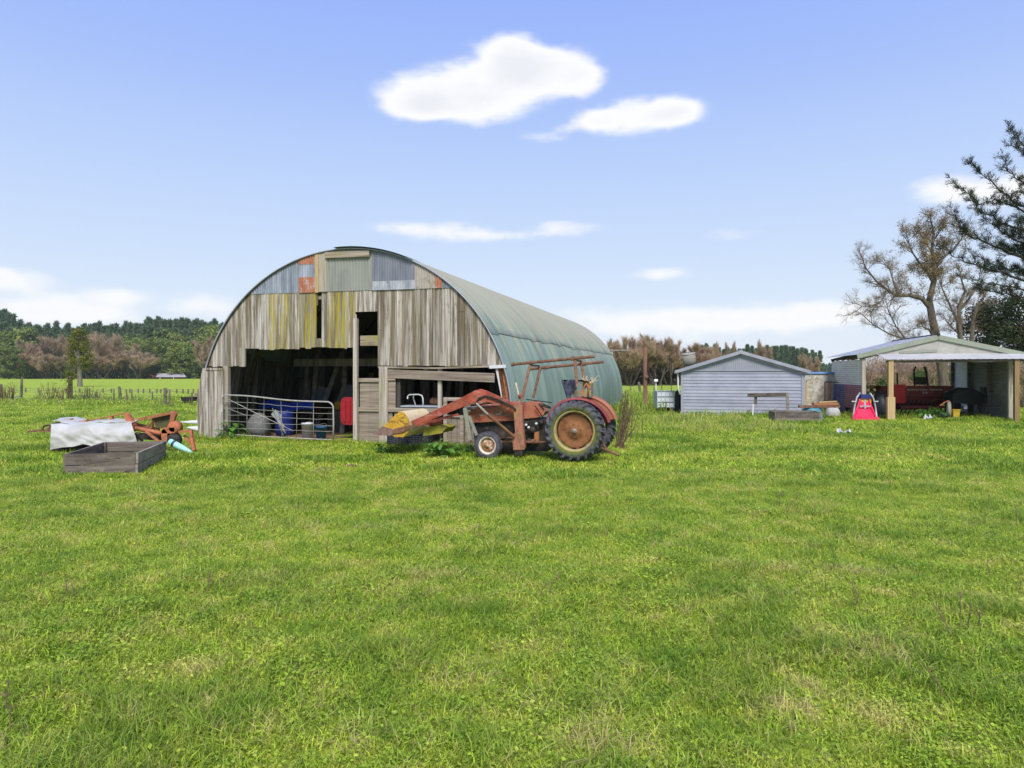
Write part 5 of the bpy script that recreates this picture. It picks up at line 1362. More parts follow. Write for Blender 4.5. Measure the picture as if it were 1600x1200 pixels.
    for px in (1382,1484):
        p=MB(); q=B(px,640,.2); p.lathe((q.x,.1,.42),(1,0,0),[(0,0),(.3,0),(.41,.02),(.42,.1),(.41,.18),(.3,.2),(0,.2)],n=22); p.build('wheel',tyre_m,s)
    txt=bpy.data.curves.new('lettering','FONT')
    for body,px,py,sz in (('INTERNATIONAL  HARVESTER',1445.5,609,.115),('510',1446,614,.15)):
        cu=bpy.data.curves.new('lettering','FONT'); cu.body=body; cu.size=sz; cu.align_x='CENTER'; cu.extrude=.002
        o=bpy.data.objects.new('lettering',cu); COL.objects.link(o); dg=bpy.context.evaluated_depsgraph_get(); me=bpy.data.meshes.new_from_object(o.evaluated_get(dg)); bpy.data.objects.remove(o); bpy.data.curves.remove(cu)
        me.materials.clear(); me.materials.append(letter_m)
        o=bpy.data.objects.new('lettering',me); COL.objects.link(o); o.parent=s
        q=B(px,py,-.05); o.location=(q.x,-.05+.07*(zt-q.z)/(zt-zb_)-.012,q.z-.04); o.rotation_euler=(PI/2+.17,0,0)
    # covered barbecue
    Y=29.8; f3=Frame((1505-800)/F*Y,Y,0); B=f3.at
    s=thing('covered_barbecue','barbecue under a black tarpaulin beside the maroon seed drill','barbecue',f3)
    pr=[(1477,630),(1477,615),(1481,610),(1488,608),(1497,605),(1516,606),(1528,612),(1534,615),(1533,630),(1520,632)]
    p=MB(); rows=[]
    for j in range(9):
        y=-.35+.7*j/8; sh=1-.12*abs(j-4)/4; row=[]
        for (x,yy) in pr:
            q=B(x,yy,0); row.append((q.x*sh+.015*math.sin(j*2+x),y+.02*math.sin(x),.75+(q.z-.75)*(sh)))
        rows.append(row)
    p.grid(rows)
    for r in (rows[0],rows[-1]): p.add(r,[tuple(range(len(r)))])
    p.build('cover',blacktarp_m,s)
    p=MB()
    for x in (-.6,.55):
        for y in (-.25,.25): p.span((x-.025,y-.025,-.02),(x+.025,y+.025,.75))
    p.span((-.6,-.28,.2),(.55,.28,.23)); p.build('trolley',dark_m,s)
    p=MB(); q=B(1510,637,-.36); p.box((q.x,-.3,q.z),(.14,.02,.12)); p.build('tag',offwhite_m,s)
    f4=Frame((1491.5-800)/F*29.2,29.2,0)
    s=item('bucket','square yellow plastic bucket below the black covered barbecue','bucket',f4,0,0,z=.08)
    p=MB(); p.add([(-.12,-.12,0),(.12,-.12,0),(.12,.12,0),(-.12,.12,0),(-.15,-.15,.3),(.15,-.15,.3),(.15,.15,.3),(-.15,.15,.3)],[(0,1,2,3),(0,4,5,1),(1,5,6,2),(2,6,7,3),(3,7,4,0),(4,5,6,7)]); p.build('shell',yellowb_m,s)
    p=MB(); p.span((-.165,-.165,.27),(.165,.165,.31)); p.build('rim',yellowb_m,s)
    p=MB(); p.span((-.2,-.15,-.1),(.2,.15,0)); p.build('block',darkwood_m,s)
    f5=Frame((1482-800)/F*29,29,0)
    s=item('old_tyre','short grey tyre on edge with orange cord by the seed drill','tyre',f5,0,0,z=0,rot=-.5)
    p=MB(); p.lathe((-.06,0,.36),(1,0,0),[(.22,0),(.34,0),(.37,.03),(.37,.11),(.34,.14),(.22,.14),(.2,.07),(.22,0)],n=24); p.build('tyre',greyold_m,s)
    p=MB(); p.tube([(-.3,-.1,.55),(-.1,-.12,.72),(.0,-.1,.75),(.05,.05,.7)],.03,n=6); p.build('cord',orangep_m,s)
    # children's slide
    f6=Frame((1351-800)/F*28.0,28.0,0); B=f6.at
    s=thing('play_slide','pink red plastic play slide flaring to the ground with grey tube frame','slide',f6)
    def xz(x,y): q=B(x,y,0); return q.x,q.z
    p=MB(); rows=[]
    prof=[(627,.22,.95),(634,.26,.75),(640,.31,.5),(646,.39,.28),(652,.45,.1),(656,.47,-.1)]
    for (py,hw,yy) in prof:
        q=B(1351,py,yy); z=q.z; c=q.x
        rows.append([(c-hw,yy,z+.10),(c-hw+.05,yy,z+.1),(c-hw+.08,yy-.02,z),(c,yy-.05,z-.02),(c+hw-.08,yy-.02,z),(c+hw-.05,yy,z+.1),(c+hw,yy,z+.1)])
    p.grid(rows,smooth=False)
    z0=B(1351,656,0).z; p.add([(-.52,-.12,z0-.06),(.52,-.12,z0-.06),(.52,-.1,z0+.12),(-.52,-.1,z0+.12)],[(0,1,2,3)])
    for sx in (-1,1): p.add([(B(1351,py,yy).x+sx*hw,yy,B(1351,py,yy).z+.1) for (py,hw,yy) in prof]+[(B(1351,py,yy).x+sx*hw,yy,-.02) for (py,hw,yy) in reversed(prof)],[tuple(range(12))])
    p.build('chute',pinkred_m,s)
    p=MB(); p.beam((B(1343,637,.5).x,.5,B(1351,637,.5).z+.06),(B(1360,637,.5).x,.5,B(1351,637,.5).z+.06),.05,.06); p.build('crossbar',greytube_m,s)
    p=MB(); a,b=B(1344,622,1),B(1361,636,1); p.span((a.x,.98,b.z),(b.x,1.05,a.z)); p.build('side_panel',lime_m,s)
    p=MB(); a,b=B(1344,616,1),B(1360,623,1); p.span((a.x,.92,b.z),(b.x,1.15,a.z)); p.build('platform',navyp_m,s)
    for sx in (-1,1):
        p=MB(); cc=lambda y:B(1351.5,640,y).x; p.tube([(cc(.8)+sx*.5,.8,.0),(cc(.85)+sx*.42,.85,.55),(cc(.9)+sx*.33,.9,.9),(cc(.95)+sx*.2,.95,1.08)],.035,n=8); p.build('tube_leg',greytube_m,s)
        p=MB(); p.tube([(cc(.82)+sx*.38,.82,.72),(cc(.82)+sx*.54,.82,.73)],.03,n=6); p.build('hand_grip',offwhite_m,s)
    p=MB(); p.tube([(cc(.5),.5,.45),(cc(.55),.55,.8)],.035,n=7); p.build('centre_post',greytube_m,s)
    # dark bin behind the slide, wood pile, litter
    f7=Frame((1375-800)/F*29.6,29.6,0)
    s=item('black_sack','bulging black rubbish sack behind the pale carport post','sack',f7,0,0)
    p=MB(); p.lathe((0,0,0),(0,0,1),[(0,0),(.4,.02),(.46,.3),(.38,.7),(.2,1.0),(.05,1.1),(0,1.08)],n=18,squash=lambda a:1+.08*math.sin(3*a)+.05*math.sin(7*a)); p.build('bag',blacktarp_m,s)
    p=MB(); p.lathe((0,0,1.02),(.1,0,1),[(.05,0),(.12,.12),(.07,.14)],n=9); p.build('knot',blacktarp_m,s)
    f8=Frame((1363-800)/F*31.6,31.6,0)
    s=thing('pallet','yellowed slatted pallet standing upright behind the play slide','pallet',f8)
    ym=mat('yellow_lichen_wood',[(.32,.28,.07),(.42,.37,.13),(.25,.21,.08)],6,rough=.9)
    p=MB()
    for k in range(5): p.span((-.35,0,.2+.25*k),(.35,.025,.33+.25*k))
    p.build('slats',ym,s)
    p=MB()
    for x in (-.3,0,.3): p.span((x-.05,.03,0),(x+.05,.13,1.36))
    p.build('bearers',darkwood_m,s)
carport()
def litter(label,px,py,w,h,m,sd):
    g=ground_at(px,py); rr=random.Random(sd)
    t=thing('litter',label,'litter',loc=(g.x,g.y,gh(g.x,g.y)+.03))
    n=9; rows=[[((i/(n-1)-.5)*w+.02*rr.random(),(j/4-.5)*w*.45,h*abs(noise.noise(Vector((i*.7,j*.9,sd))))*1.6+.02) for i in range(n)] for j in range(5)]
    p=MB(); p.grid(rows,smooth=False); p.build('sheet',m,t)
litter('scrap of white crumpled plastic on the grass in front of the carport',1319,679,.42,.15,paper_m,3)
litter('white crumpled bag at the mouth of the carport',1451,656.5,.36,.22,paper_m,5)
litter('small pale blue scrap beside the carport seed drill',1474,653,.2,.2,mat('pale_blue_litter',[(.3,.42,.6),(.45,.55,.7)],5),7)
# ------------------------------------------------------------------ trees
def grow(paths,p,d,L,r,lev,mx,rg,kids,spread,up=.15,wander=.18,ratio=(.55,.8),first=.3,taper=.45,nseg=5):
    pts=[Vector(p)]; rs=[r]; d=Vector(d).normalized()
    for i in range(nseg):
        d=(d+Vector((rg.gauss(0,wander),rg.gauss(0,wander),rg.gauss(0,wander)+up*.3))).normalized()
        pts.append(pts[-1]+d*(L/nseg)); rs.append(r*(1-(1-taper)*(i+1)/nseg))
    paths.append((pts,rs,lev))
    if lev>=mx: return
    k=kids[lev] if lev<len(kids) else kids[-1]
    for i in range(k):
        f=first+(1-first)*(i+rg.random())/k if lev else max(first,.35)+(1-max(first,.35))*(i+.6*rg.random())/k
        f=min(f,.99); g=f*nseg; j=min(int(g),nseg-1)
        q=pts[j].lerp(pts[j+1],g-j); rr=rs[j]*.62
        dd=(pts[j+1]-pts[j]).normalized()
        ax=dd.orthogonal().normalized(); ax.rotate(Matrix.Rotation(rg.uniform(0,2*PI),3,dd))
        nd=dd.copy(); nd.rotate(Matrix.Rotation(spread*rg.uniform(.6,1.3),3,ax))
        nd=(nd+Vector((0,0,up))).normalized()
        grow(paths,q,nd,L*rg.uniform(*ratio)*(1-.25*f),rr,lev+1,mx,rg,kids,spread,up,wander,ratio,.2,.4,nseg)
def limbs(paths,lo,hi,sides=(8,6,5,4,3,3)):
    mb=MB()
    for pts,rs,lev in paths:
        if lo<=lev<=hi: mb.tube(pts,rs,n=sides[min(lev,5)],caps=False,col=(R.random(),0,0))
    return mb
def sprays(rng,P,D,n,L,w,spread,jit=.1):
    """thin tapering triangles from points P along directions D (twigs, needles)"""
    P=np.repeat(P,n,0); D=np.repeat(D,n,0)
    m=len(P)
    P=P+rng.normal(0,jit,(m,3)); d=D+rng.normal(0,spread,(m,3)); d/=np.linalg.norm(d,axis=1)[:,None]
    l=(L*(.5+rng.random(m)))[:,None]
    s=np.cross(d,rng.normal(0,1,(m,3))); s/=np.linalg.norm(s,axis=1)[:,None]
    Vx=np.stack([P-s*w/2,P+s*w/2,P+d*l],1).reshape(-1,3)
    Fx=np.arange(m*3).reshape(-1,3)
    C=np.zeros((m,3,3)); C[:,:,0]=rng.random(m)[:,None]
    return Vx,Fx,C.reshape(-1,3)
def leafcards(rng,P,n,rad,size,flat=0.0,C0=None):
    """small leaf shaped quads scattered round points P"""
    m0=len(P); P=np.repeat(P,n,0); m=len(P)
    o=rng.normal(0,1,(m,3)); o/=np.linalg.norm(o,axis=1)[:,None]; o*=(rad*rng.random(m)**.45)[:,None]; 
    c=P+o*np.array([1,1,1-flat])
    nr=rng.normal(0,1,(m,3))+np.array([0,0,.6])+o/rad*.5; nr/=np.linalg.norm(nr,axis=1)[:,None]
    t=np.cross(nr,rng.normal(0,1,(m,3))); t/=np.linalg.norm(t,axis=1)[:,None]; b=np.cross(nr,t)
    s=(size*(.5+rng.random(m)))[:,None]
    Vx=np.stack([c-t*s,c-b*s*.5,c+t*s,c+b*s*.5],1).reshape(-1,3)
    Fx=np.arange(m*4).reshape(-1,4)
    cl=np.repeat(rng.random(m0),n)
    C=np.zeros((m,4,3)); C[:,:,0]=np.clip(.5*cl+.5*rng.random(m),0,1)[:,None]
    return Vx,Fx,C.reshape(-1,3)
def parr(paths,lev,seg=(1,2,3,4,5)):
    P=[];D=[]
    for pts,rs,l in paths:
        if l>=lev:
            for i in seg:
                if i<len(pts): P.append(pts[i]); D.append((pts[i]-pts[i-1]).normalized())
    return np.array(P),np.array(D)
def finish_tree(t,paths,mxlev,bark,crown):
    limbs(paths,0,mxlev).build('trunk',bark,t)
    if crown is not None:
        Vx,Fx,C,m=crown; np_mesh('crown',Vx,Fx,C,m,t)
def willow(name,label,sd,Hh,group):
    rg=random.Random(sd); rn=np.random.default_rng(sd)
    t=thing(name,label,'tree',group=group)
    paths=[]
    for k in range(rg.choice((3,4))):
        a=rg.uniform(0,6.28); grow(paths,(.3*math.cos(a),.3*math.sin(a),-.2),(.35*math.cos(a),.35*math.sin(a),1),Hh*.62,Hh*.016,0,3,rg,(5,4,4),.55,up=.35,wander=.10,ratio=(.45,.65))
    P,D=parr(paths,2)
    tw=sprays(rn,P,D+np.array([0,0,.35]),7,Hh*.085,Hh*.0042,.38,Hh*.006)
    t2=limbs(paths,0,2,(6,5,4,3,3,3)); t2.build('trunk',barkfar_m,t)
    np_mesh('crown',*tw,twig_m,t)
    return t
def pine(name,label,sd,Hh,group,wid=.2):
    rg=random.Random(sd); rn=np.random.default_rng(sd)
    t=thing(name,label,'tree',group=group)
    mb=MB(); mb.tube([(0,0,-.3),(rg.uniform(-.2,.2),0,Hh*.5),(0,0,Hh)],[Hh*.014,Hh*.009,.03],n=6); mb.build('trunk',barkfar_m,t)
    P=[];D=[]
    z=Hh*.12
    while z<Hh*.985:
        f=z/Hh; rad=Hh*wid*(1-f)**.75*(.75+.5*rg.random())+.15
        for k in range(rg.randint(4,6)):
            a=rg.uniform(0,6.28); ll=rad*rg.uniform(.6,1.15)
            for q in (.35,.65,.9,1.05):
                P.append((ll*q*math.cos(a),ll*q*math.sin(a),z+ll*q*.28)); D.append((math.cos(a)*.6,math.sin(a)*.6,.7))
        z+=Hh*rg.uniform(.028,.05)
    P=np.array(P);D=np.array(D)
    c=sprays(rn,P,D,9,Hh*.05,Hh*.02,.6,Hh*.012)
    np_mesh('crown',*c,pine_m,t)
    return t
def broadleaf(name,label,sd,Hh,group,m=None,wid=.42):
    rg=random.Random(sd); rn=np.random.default_rng(sd)
    t=thing(name,label,'tree',group=group)
    paths=[]; grow(paths,(0,0,-.2),(0,0,1),Hh*.5,Hh*.03,0,2,rg,(7,4),.9,up=.25,wander=.1)
    limbs(paths,0,1,(6,4,3)).build('trunk',barkfar_m,t)
    cl=[]
    for k in range(46):
        a=rg.uniform(0,6.28); z=rg.random(); rr=Hh*wid*math.sqrt(rg.random())*(math.sin(PI*min(1,.16+.80*z))**.55)
        cl.append((rr*math.cos(a),rr*math.sin(a),Hh*(.10+.86*z)))
    c=leafcards(rn,np.array(cl),60,Hh*.105,Hh*.026,.25)
    np_mesh('crown',*c,m or leaf_m,t)
    return t
def place(protos,spots,rg,base=None):
    used=set()
    for (px,ytop,Y,k,wf) in spots:
        pr,h0=protos[k]
        h=(YH-ytop)*Y/F+H
        o=pr if k not in used else copy_tree(pr); used.add(k)
        s=h/h0
        o.location=((px-800)/F*Y,Y,-.1); o.scale=(s*wf,s*wf,s); o.rotation_euler=(0,0,rg.uniform(0,6.28))
def background_trees():
    rg=random.Random(21)
    wl='bare brown willow with many fine twigs at the far edge of the left field'
    W=[(willow('willow_tree',wl,k,14,'bare willows along the left field edge'),14*.97) for k in (1,2,3)]
    spots=[(42,538,226,0,1),(66,521,232,1,.95),(92,520,228,2,1),(118,526,236,0,.9),(150,517,230,1,1),(176,520,228,2,1.05),(197,533,226,0,1),(216,548,222,2,1.1),(322,528,224,1,1),(341,520,228,0,1),(60,530,240,2,1),(165,515,240,0,.9),(133,520,238,2,.9)]
    spots+=[(x,rg.uniform(545,562),222+rg.uniform(-3,6),rg.randrange(3),2.0) for x in (50,62,75,88,101,114,138,150,160,171,182,193,205,214,324,336)]
    place(W,spots,rg)
    wl='bare brown tree in the row behind the rusty pole right of the barn'
    W2=[(willow('bare_tree',wl,k,9,'bare brown trees right of the barn'),9*.97) for k in (11,12)]
    spots=[(958,532,108,0,.9),(985,526,104,1,1),(1005,524,112,0,.9),(1027,523,106,1,1),(1046,529,108,0,1),(1070,536,112,1,1.2),(1092,541,118,0,1),(940,540,110,1,1),(1118,536,150,0,1),(1140,533,150,1,.8),(1188,533,160,0,.9),(1200,540,158,1,.9),(1256,552,120,0,.9),(1272,556,116,1,.9)]
    spots=[(x,y,Y,k,wf*(1.45 if x<1100 else .75)) for (x,y,Y,k,wf) in spots]+[(x,566+rg.uniform(-6,6),114+rg.uniform(-4,6),rg.randrange(2),2.6) for x in range(945,1090,13)]
    place(W2,spots,rg)
    pl='dark green pine in the plantation behind the left field'
    Pn=[(pine('pine_tree',pl,k,20,'pines behind the left field',w_),20.0) for k,w_ in ((31,.15),(32,.18),(33,.22))]
    spots=[]
    x=-12
    while x<372:
        base=498 if x<24 else 509 if x<60 else 511 if x<225 else 503
        spots.append((x,base+rg.uniform(-7,6)-(8 if x<14 else 0),rg.uniform(285,330),rg.randrange(3),.8)); x+=rg.uniform(3.5,6.5)
    x=-12
    while x<372:
        spots.append((x,(508 if x<60 else 522 if x<225 else 514)+rg.uniform(-3,5),rg.uniform(262,280),rg.randrange(3),1.15)); x+=rg.uniform(7,11)
    place(Pn,spots,rg)
    pl='dark pine in the shelter belt beyond the grey shed roof'
    P2=[(pine('pine_tree',pl,k,18,'pines beyond the grey shed',w_),18.0) for k,w_ in ((41,.16),(42,.2))]
    spots=[]; x=1084
    while x<1284:
        t_=542+3*math.sin(x*.05)+(5 if x>1262 else 0)
        if x>1165 and x<1180: t_-=4
        spots.append((x,t_+rg.uniform(-3,4),rg.uniform(260,300),rg.randrange(2),1.0)); x+=rg.uniform(4.5,7.5)
    place(P2,spots,rg)
    pl='distant dark tree seen in the gap beside the carport wall'
    P3=[(pine('pine_tree',pl,51,18,'distant trees in the carport gap',.3),18.0)]
    place(P3,[(x,567+rg.uniform(-2,3),415+rg.uniform(-12,12),0,1.1) for x in (1278,1283,1287,1291,1296,1300,1305,1309,1330,1336,1342)],rg)
    bl='rounded mid green tree at the foot of the left pine plantation'
    B=[(broadleaf('round_tree',bl,k,12,'round green trees below the pines'),12*.98) for k in (61,62,63)]
    spots=[(-8,532,222,0,1.1),(14,540,220,1,1.2),(30,546,222,2,1),(226,538,236,0,1),(243,527,244,1,1),(262,531,240,2,1.1),(283,534,236,0,1.1),(300,540,234,1,1),(312,530,246,2,1),(222,528,250,1,1.4),(333,522,250,0,1),(352,516,250,2,1.1),(8,516,262,1,1.2),(40,514,262,0,1),(206,524,256,2,1),(282,520,260,1,1.2),(250,515,266,0,1.1),(330,508,268,2,1.2)]
    x=-14
    while x<372:
        spots.append((x,rg.uniform(566,577),rg.uniform(234,248),rg.randrange(3),rg.uniform(1.3,2.0))); x+=rg.uniform(7,12)
    place(B,spots,rg)
background_trees()

def lone_tree():
    Y=98; g=ground_at(125,604); fr=Frame((125-800)/F*Y,Y,0); A=fr.at
    t=thing('olive_tree','lone slim olive green tree with pale bare trunk in the left field','tree',fr)
    rg=random.Random(5); rn=np.random.default_rng(5)
    h=A(125,512,0).z
    paths=[]; grow(paths,(0,0,-.2),(.0,0,1),h*.66,.36,0,2,rg,(6,3),.6,up=.3,wander=.012,first=.55,ratio=(.22,.36))
    limbs(paths,0,2,(8,5,4)).build('trunk',mat('pale_split_bark',[(.09,.075,.06),(.24,.21,.17)],(3,3,.5),rough=.95),t)
    cl=[]
    for (px,py,r,n) in ((122,522,9,10),(128,517,8,8),(118,530,10,10),(132,532,10,10),(124,540,12,12),(114,548,10,10),(133,549,12,12),(122,556,13,12),(138,560,9,8),(112,563,8,7),(126,567,10,8),(140,567,6,5),(133,570,6,5)):
        for k in range(n//2+1):
            q=A(px+rg.uniform(-r,r)*.7,py+rg.uniform(-r,r)*.6,rg.uniform(-r,r)*.06); cl.append(q)
    c=leafcards(rn,np.array(cl),60,.62,.13,.2); np_mesh('crown',*c,olive_m,t)
lone_tree()

def autumn_tree():
    Y=41; fr=Frame((1476-800)/F*Y,Y,0); A=fr.at
    t=thing('autumn_tree','half bare autumn tree with mossy forked trunk and tan leaves behind carport','tree',fr)
    rg=random.Random(17); rn=np.random.default_rng(17)
    paths=[]
    def pth(pts,r0,r1,v=(0,0)):
        P=[A(x,y,v[0]+(v[1]-v[0])*i/(len(pts)-1)) for i,(x,y) in enumerate(pts)]
        n=len(P); paths.append((P,[r0+(r1-r0)*i/(n-1) for i in range(n)],0)); return P
    main=pth([(1478,640),(1474,590),(1466,540),(1457,500),(1452,470),(1459,440),(1460,415),(1456,390),(1459,365),(1455,347)],.30,.03)
    L=[pth([(1454,482),(1440,466),(1420,461),(1400,462),(1385,452),(1370,440),(1352,418),(1346,400)],.15,.02,(0,-.8)),
       pth([(1459,442),(1450,428),(1436,410),(1424,392),(1418,370)],.10,.015,(0,.9)),
       pth([(1460,420),(1474,402),(1490,390),(1502,374),(1506,360)],.10,.015,(0,-.6)),
       pth([(1456,395),(1445,375),(1432,358)],.06,.015,(0,.5)),
       pth([(1459,375),(1470,360),(1476,350)],.05,.015,(0,-.4)),
       pth([(1385,452),(1378,470),(1362,480),(1345,478)],.05,.01,(-.6,-1.2)),
       pth([(1404,462),(1396,440),(1390,420),(1372,402)],.07,.012,(-.3,.5)),
       pth([(1461,530),(1452,515),(1440,510),(1425,515)],.09,.012,(0,-.7)),
       pth([(1465,540),(1440,536),(1415,530),(1390,522),(1365,508),(1344,488)],.09,.012,(0,1.0)),
       pth([(1415,530),(1400,510),(1388,486),(1384,470)],.05,.01,(.5,.7)),
       pth([(1505,640),(1502,560),(1500,520),(1498,480),(1508,455),(1500,430)],.20,.03,(.8,.5)),
       pth([(1500,510),(1486,480),(1474,455),(1468,440)],.09,.015,(.8,.2)),
       pth([(1499,485),(1512,470),(1524,450),(1532,430)],.10,.015,(.8,1.4)),
       pth([(1512,640),(1518,540),(1520,500),(1528,475),(1540,462)],.16,.05,(1.2,1.6)),
       pth([(1501,525),(1488,512),(1476,500)],.06,.01,(.8,.6))]
    tips=[]
    for P in L+[main[4:]]:
        for i in range(1,len(P)):
            for k in range(4):
                q=P[i-1].lerp(P[i],rg.random()); dd=(P[i]-P[i-1]).normalized()
                nd=dd+Vector((rg.gauss(0,.7),rg.gauss(0,.7),rg.gauss(.15,.6)))
                before=len(paths)
                grow(paths,q,nd,rg.uniform(.45,1.0),.022,2,4,rg,(0,0,4,4),.6,up=.1,wander=.22,ratio=(.5,.75),nseg=4)
    limbs(paths,0,4,(10,8,4,3,3,3)).build('trunk',bark_m,t)
    P,D=parr(paths,3,(2,4))
    tw=sprays(rn,P,D,3,.30,.009,.5,.02); np_mesh('twigs',*tw,mat('pale_brown_twigs',[(.17,.125,.085),(.25,.19,.13)],3,rough=.95,vary=.3),t)
    # leaves: thickest at the top and middle of the crown
    keep=[]
    for p in P:
        q=Vector(p); Yd=Y+q.y; px=800+(q.x+fr.x)*F/Yd; py=YH-(q.z-H)*F/Yd
        dens=max(0,1-((px-1455)/85)**2-((py-395)/75)**2)+(.10 if py<470 else .03)
        if rg.random()<dens*.8: keep.append(p)
    c=leafcards(rn,np.array(keep),5,.26,.042); np_mesh('crown',*c,autumn_m,t)
autumn_tree()

def conifer():
    Y=29; fr=Frame((1668-800)/F*Y,Y+1.5,0); A=fr.at
    t=thing('cypress_tree','tall dark cypress with sweeping upward branches at the right edge','tree',fr)
    rg=random.Random(9); rn=np.random.default_rng(9)
    paths=[]
    trunk=[A(1668,660,0),A(1666,500,0),A(1664,350,0),A(1660,200,0),A(1655,90,0)]
    paths.append((trunk,[.42,.36,.28,.18,.04],0))
    def br(pts,r0,v,den=1.0,bare=.35):
        P=[A(x,y,v[0]+(v[1]-v[0])*i/(len(pts)-1)) for i,(x,y) in enumerate(pts)]
        # densify
        Q=[]
        for i in range(len(P)-1):
            for k in range(4): Q.append(P[i].lerp(P[i+1],k/4)+Vector((rg.gauss(0,.03),rg.gauss(0,.05),rg.gauss(0,.03))))
        Q.append(P[-1]); n=len(Q)
        paths.append((Q,[.7*r0*(1-.92*i/(n-1)) for i in range(n)],1)); 
        return Q
    B=[([(1666,300),(1630,258),(1600,228),(1576,198)],.07,(0,-1.2),1.3),([(1668,270),(1610,232),(1574,228)],.05,(0,.5),1.0),
       ([(1664,330),(1630,305),(1598,288),(1575,268),(1567,240)],.08,(0,-1.0),.35),([(1664,360),(1630,330),(1590,318),(1560,295),(1535,272),(1517,256)],.09,(0,-.8),.55),
       ([(1664,300),(1640,262),(1620,240),(1596,236)],.06,(0,.8),.9),
       ([(1664,370),(1630,345),(1600,332),(1572,318),(1560,312),(1530,320),(1508,300),(1484,278)],.08,(0,-.4),.35),
       ([(1665,410),(1620,372),(1590,356),(1555,344),(1530,325),(1516,308)],.10,(0,-1.4),1.1),([(1665,420),(1625,395),(1585,374),(1555,354),(1530,335)],.09,(0,.6),1.2),
       ([(1666,440),(1620,412),(1575,394),(1535,376),(1510,365),(1495,350),(1486,325)],.10,(0,-.9),.8),([(1666,430),(1620,405),(1590,390),(1560,384)],.08,(0,1.0),1.1),
       ([(1666,470),(1620,445),(1570,428),(1525,415),(1490,400),(1470,385)],.10,(0,-.6),.6),([(1666,455),(1610,428),(1560,418),(1520,398)],.08,(0,.8),.9),
       ([(1667,490),(1620,460),(1580,447),(1540,440),(1500,432)],.09,(0,-1.2),.7),([(1667,480),(1620,440),(1590,425),(1545,424)],.08,(0,1.4),.9),
       ([(1667,520),(1620,480),(1580,462),(1550,455),(1525,452)],.09,(0,-.3),.7),([(1660,380),(1640,360),(1612,350),(1590,340)],.06,(0,-1.8),1.3),
       ([(1660,350),(1635,325),(1612,305),(1596,300)],.06,(0,1.2),.9)]
    pts=[];dirs=[];bare=[];bdir=[]
    for pl,r0,v,den in B:
        Q=br(pl,r0,v)
        n=len(Q)
        for i in range(2,n):
            f=i/(n-1); dd=(Q[i]-Q[i-1]).normalized()
            for k in range(3):
                nd=(dd+Vector((rg.gauss(0,.5),rg.gauss(0,.7),rg.gauss(.2,.4)))).normalized(); ll=rg.uniform(.2,.6)*(1.1-.6*f)
                before=len(paths)
                grow(paths,Q[i],nd,ll,.014,3,4,rg,(0,0,0,3),.5,up=.15,wander=.15,ratio=(.4,.7),nseg=3)
                for (pp,rs,l) in paths[before:]:
                    for q in pp[1:]:
                        if rg.random()<.95*den*max(0,1.08-f)**.8*(.65+.9*noise.noise(q*1.3)): pts.append(q); dirs.append((pp[-1]-pp[0]).normalized())
                        elif rg.random()<.07: pts.append(q); dirs.append((pp[-1]-pp[0]).normalized())
    limbs(paths,0,4,(12,6,4,3,3,3)).build('trunk',mat('dark_cypress_bark',[(.03,.024,.018),(.065,.05,.038)],(6,6,2),rough=.95),t)
    c=sprays(rn,np.array(pts),np.array(dirs),11,.16,.02,.5,.05); np_mesh('crown',*c,cyp_m,t)
conifer()

def bush(name,label,cat,px,Y,spots,m,clump=.5,n=70,leaf=.08,sd=1,stems=True,group=None,stem_m=None,spray=None):
    fr=Frame((px-800)/F*Y,Y,0); A=fr.at
    t=thing(name,label,cat,fr,group=group); rg=random.Random(sd); rn=np.random.default_rng(sd)
    cl=[]
    for (x,y,rx,ry,k) in spots:
        for _ in range(k):
            a=rg.uniform(0,6.28); r=math.sqrt(rg.random()); v=rg.uniform(-1,1)*rx*Y/F*.8
            cl.append(A(x+rx*r*math.cos(a),y+ry*r*math.sin(a),v))
    cl=[q for q in cl if q.z>.02]
    if spray:
        D=np.array([[rg.gauss(0,.5),rg.gauss(0,.5),.8] for _ in cl]); c=sprays(rn,np.array(cl),D,n,spray[0],spray[1],.5,clump*.4)
    else: c=leafcards(rn,np.array(cl),n,clump,leaf,.15)
    p=MB()
    for q in cl[::max(1,len(cl)//14)]: p.tube([(q.x*.25,q.y*.25,-.1),(q.x*.6,q.y*.6,q.z*.5),q],[.05*clump*2,.03*clump*2,.01],n=5,caps=False)
    p.build('stem',stem_m or bark_m,t)
    np_mesh('foliage',*c,m,t)
    return t
bush('cypress_hedge','big dark green cypress bush filling the corner behind the carport roof','bush',1560,44,[(1530,520,28,22,26),(1560,495,34,28,40),(1590,500,26,40,36),(1575,540,40,30,40),(1525,495,14,10,8),(1600,560,20,40,26)],cyp_m,.55,90,.085,3)
bush('bare_thicket','tangle of bare brown brush seen through the open back of carport','bush',1400,52,[(1370,588,28,24,60),(1410,585,30,26,70),(1450,588,30,26,70),(1475,580,24,30,50),(1345,594,16,16,30),(1520,575,26,30,44),(1555,580,22,26,30),(1400,604,60,7,70)],twig_m,.8,30,.1,5,spray=(.9,.024))
bush('olive_shrub','dull green shrub growing behind the seed drill','bush',1445,46,[(1440,590,18,10,12),(1380,598,12,10,9),(1475,596,10,14,10)],leaf_m,.4,60,.06,6)
bush('scrub_bush','low brown scrub along the feet of the bare trees right of the barn','bush',1015,121,[(950+k*10,592+(k%3),9,7,16) for k in range(15)],twig_m,1.6,30,.2,13,spray=(1.6,.06))
bush('reddish_shrub','reddish brown twiggy shrub past the right carport post','bush',1598,38,[(1596,590,8,40,18),(1604,610,10,26,12)],twig_m,.5,26,.08,8,spray=(.6,.016))

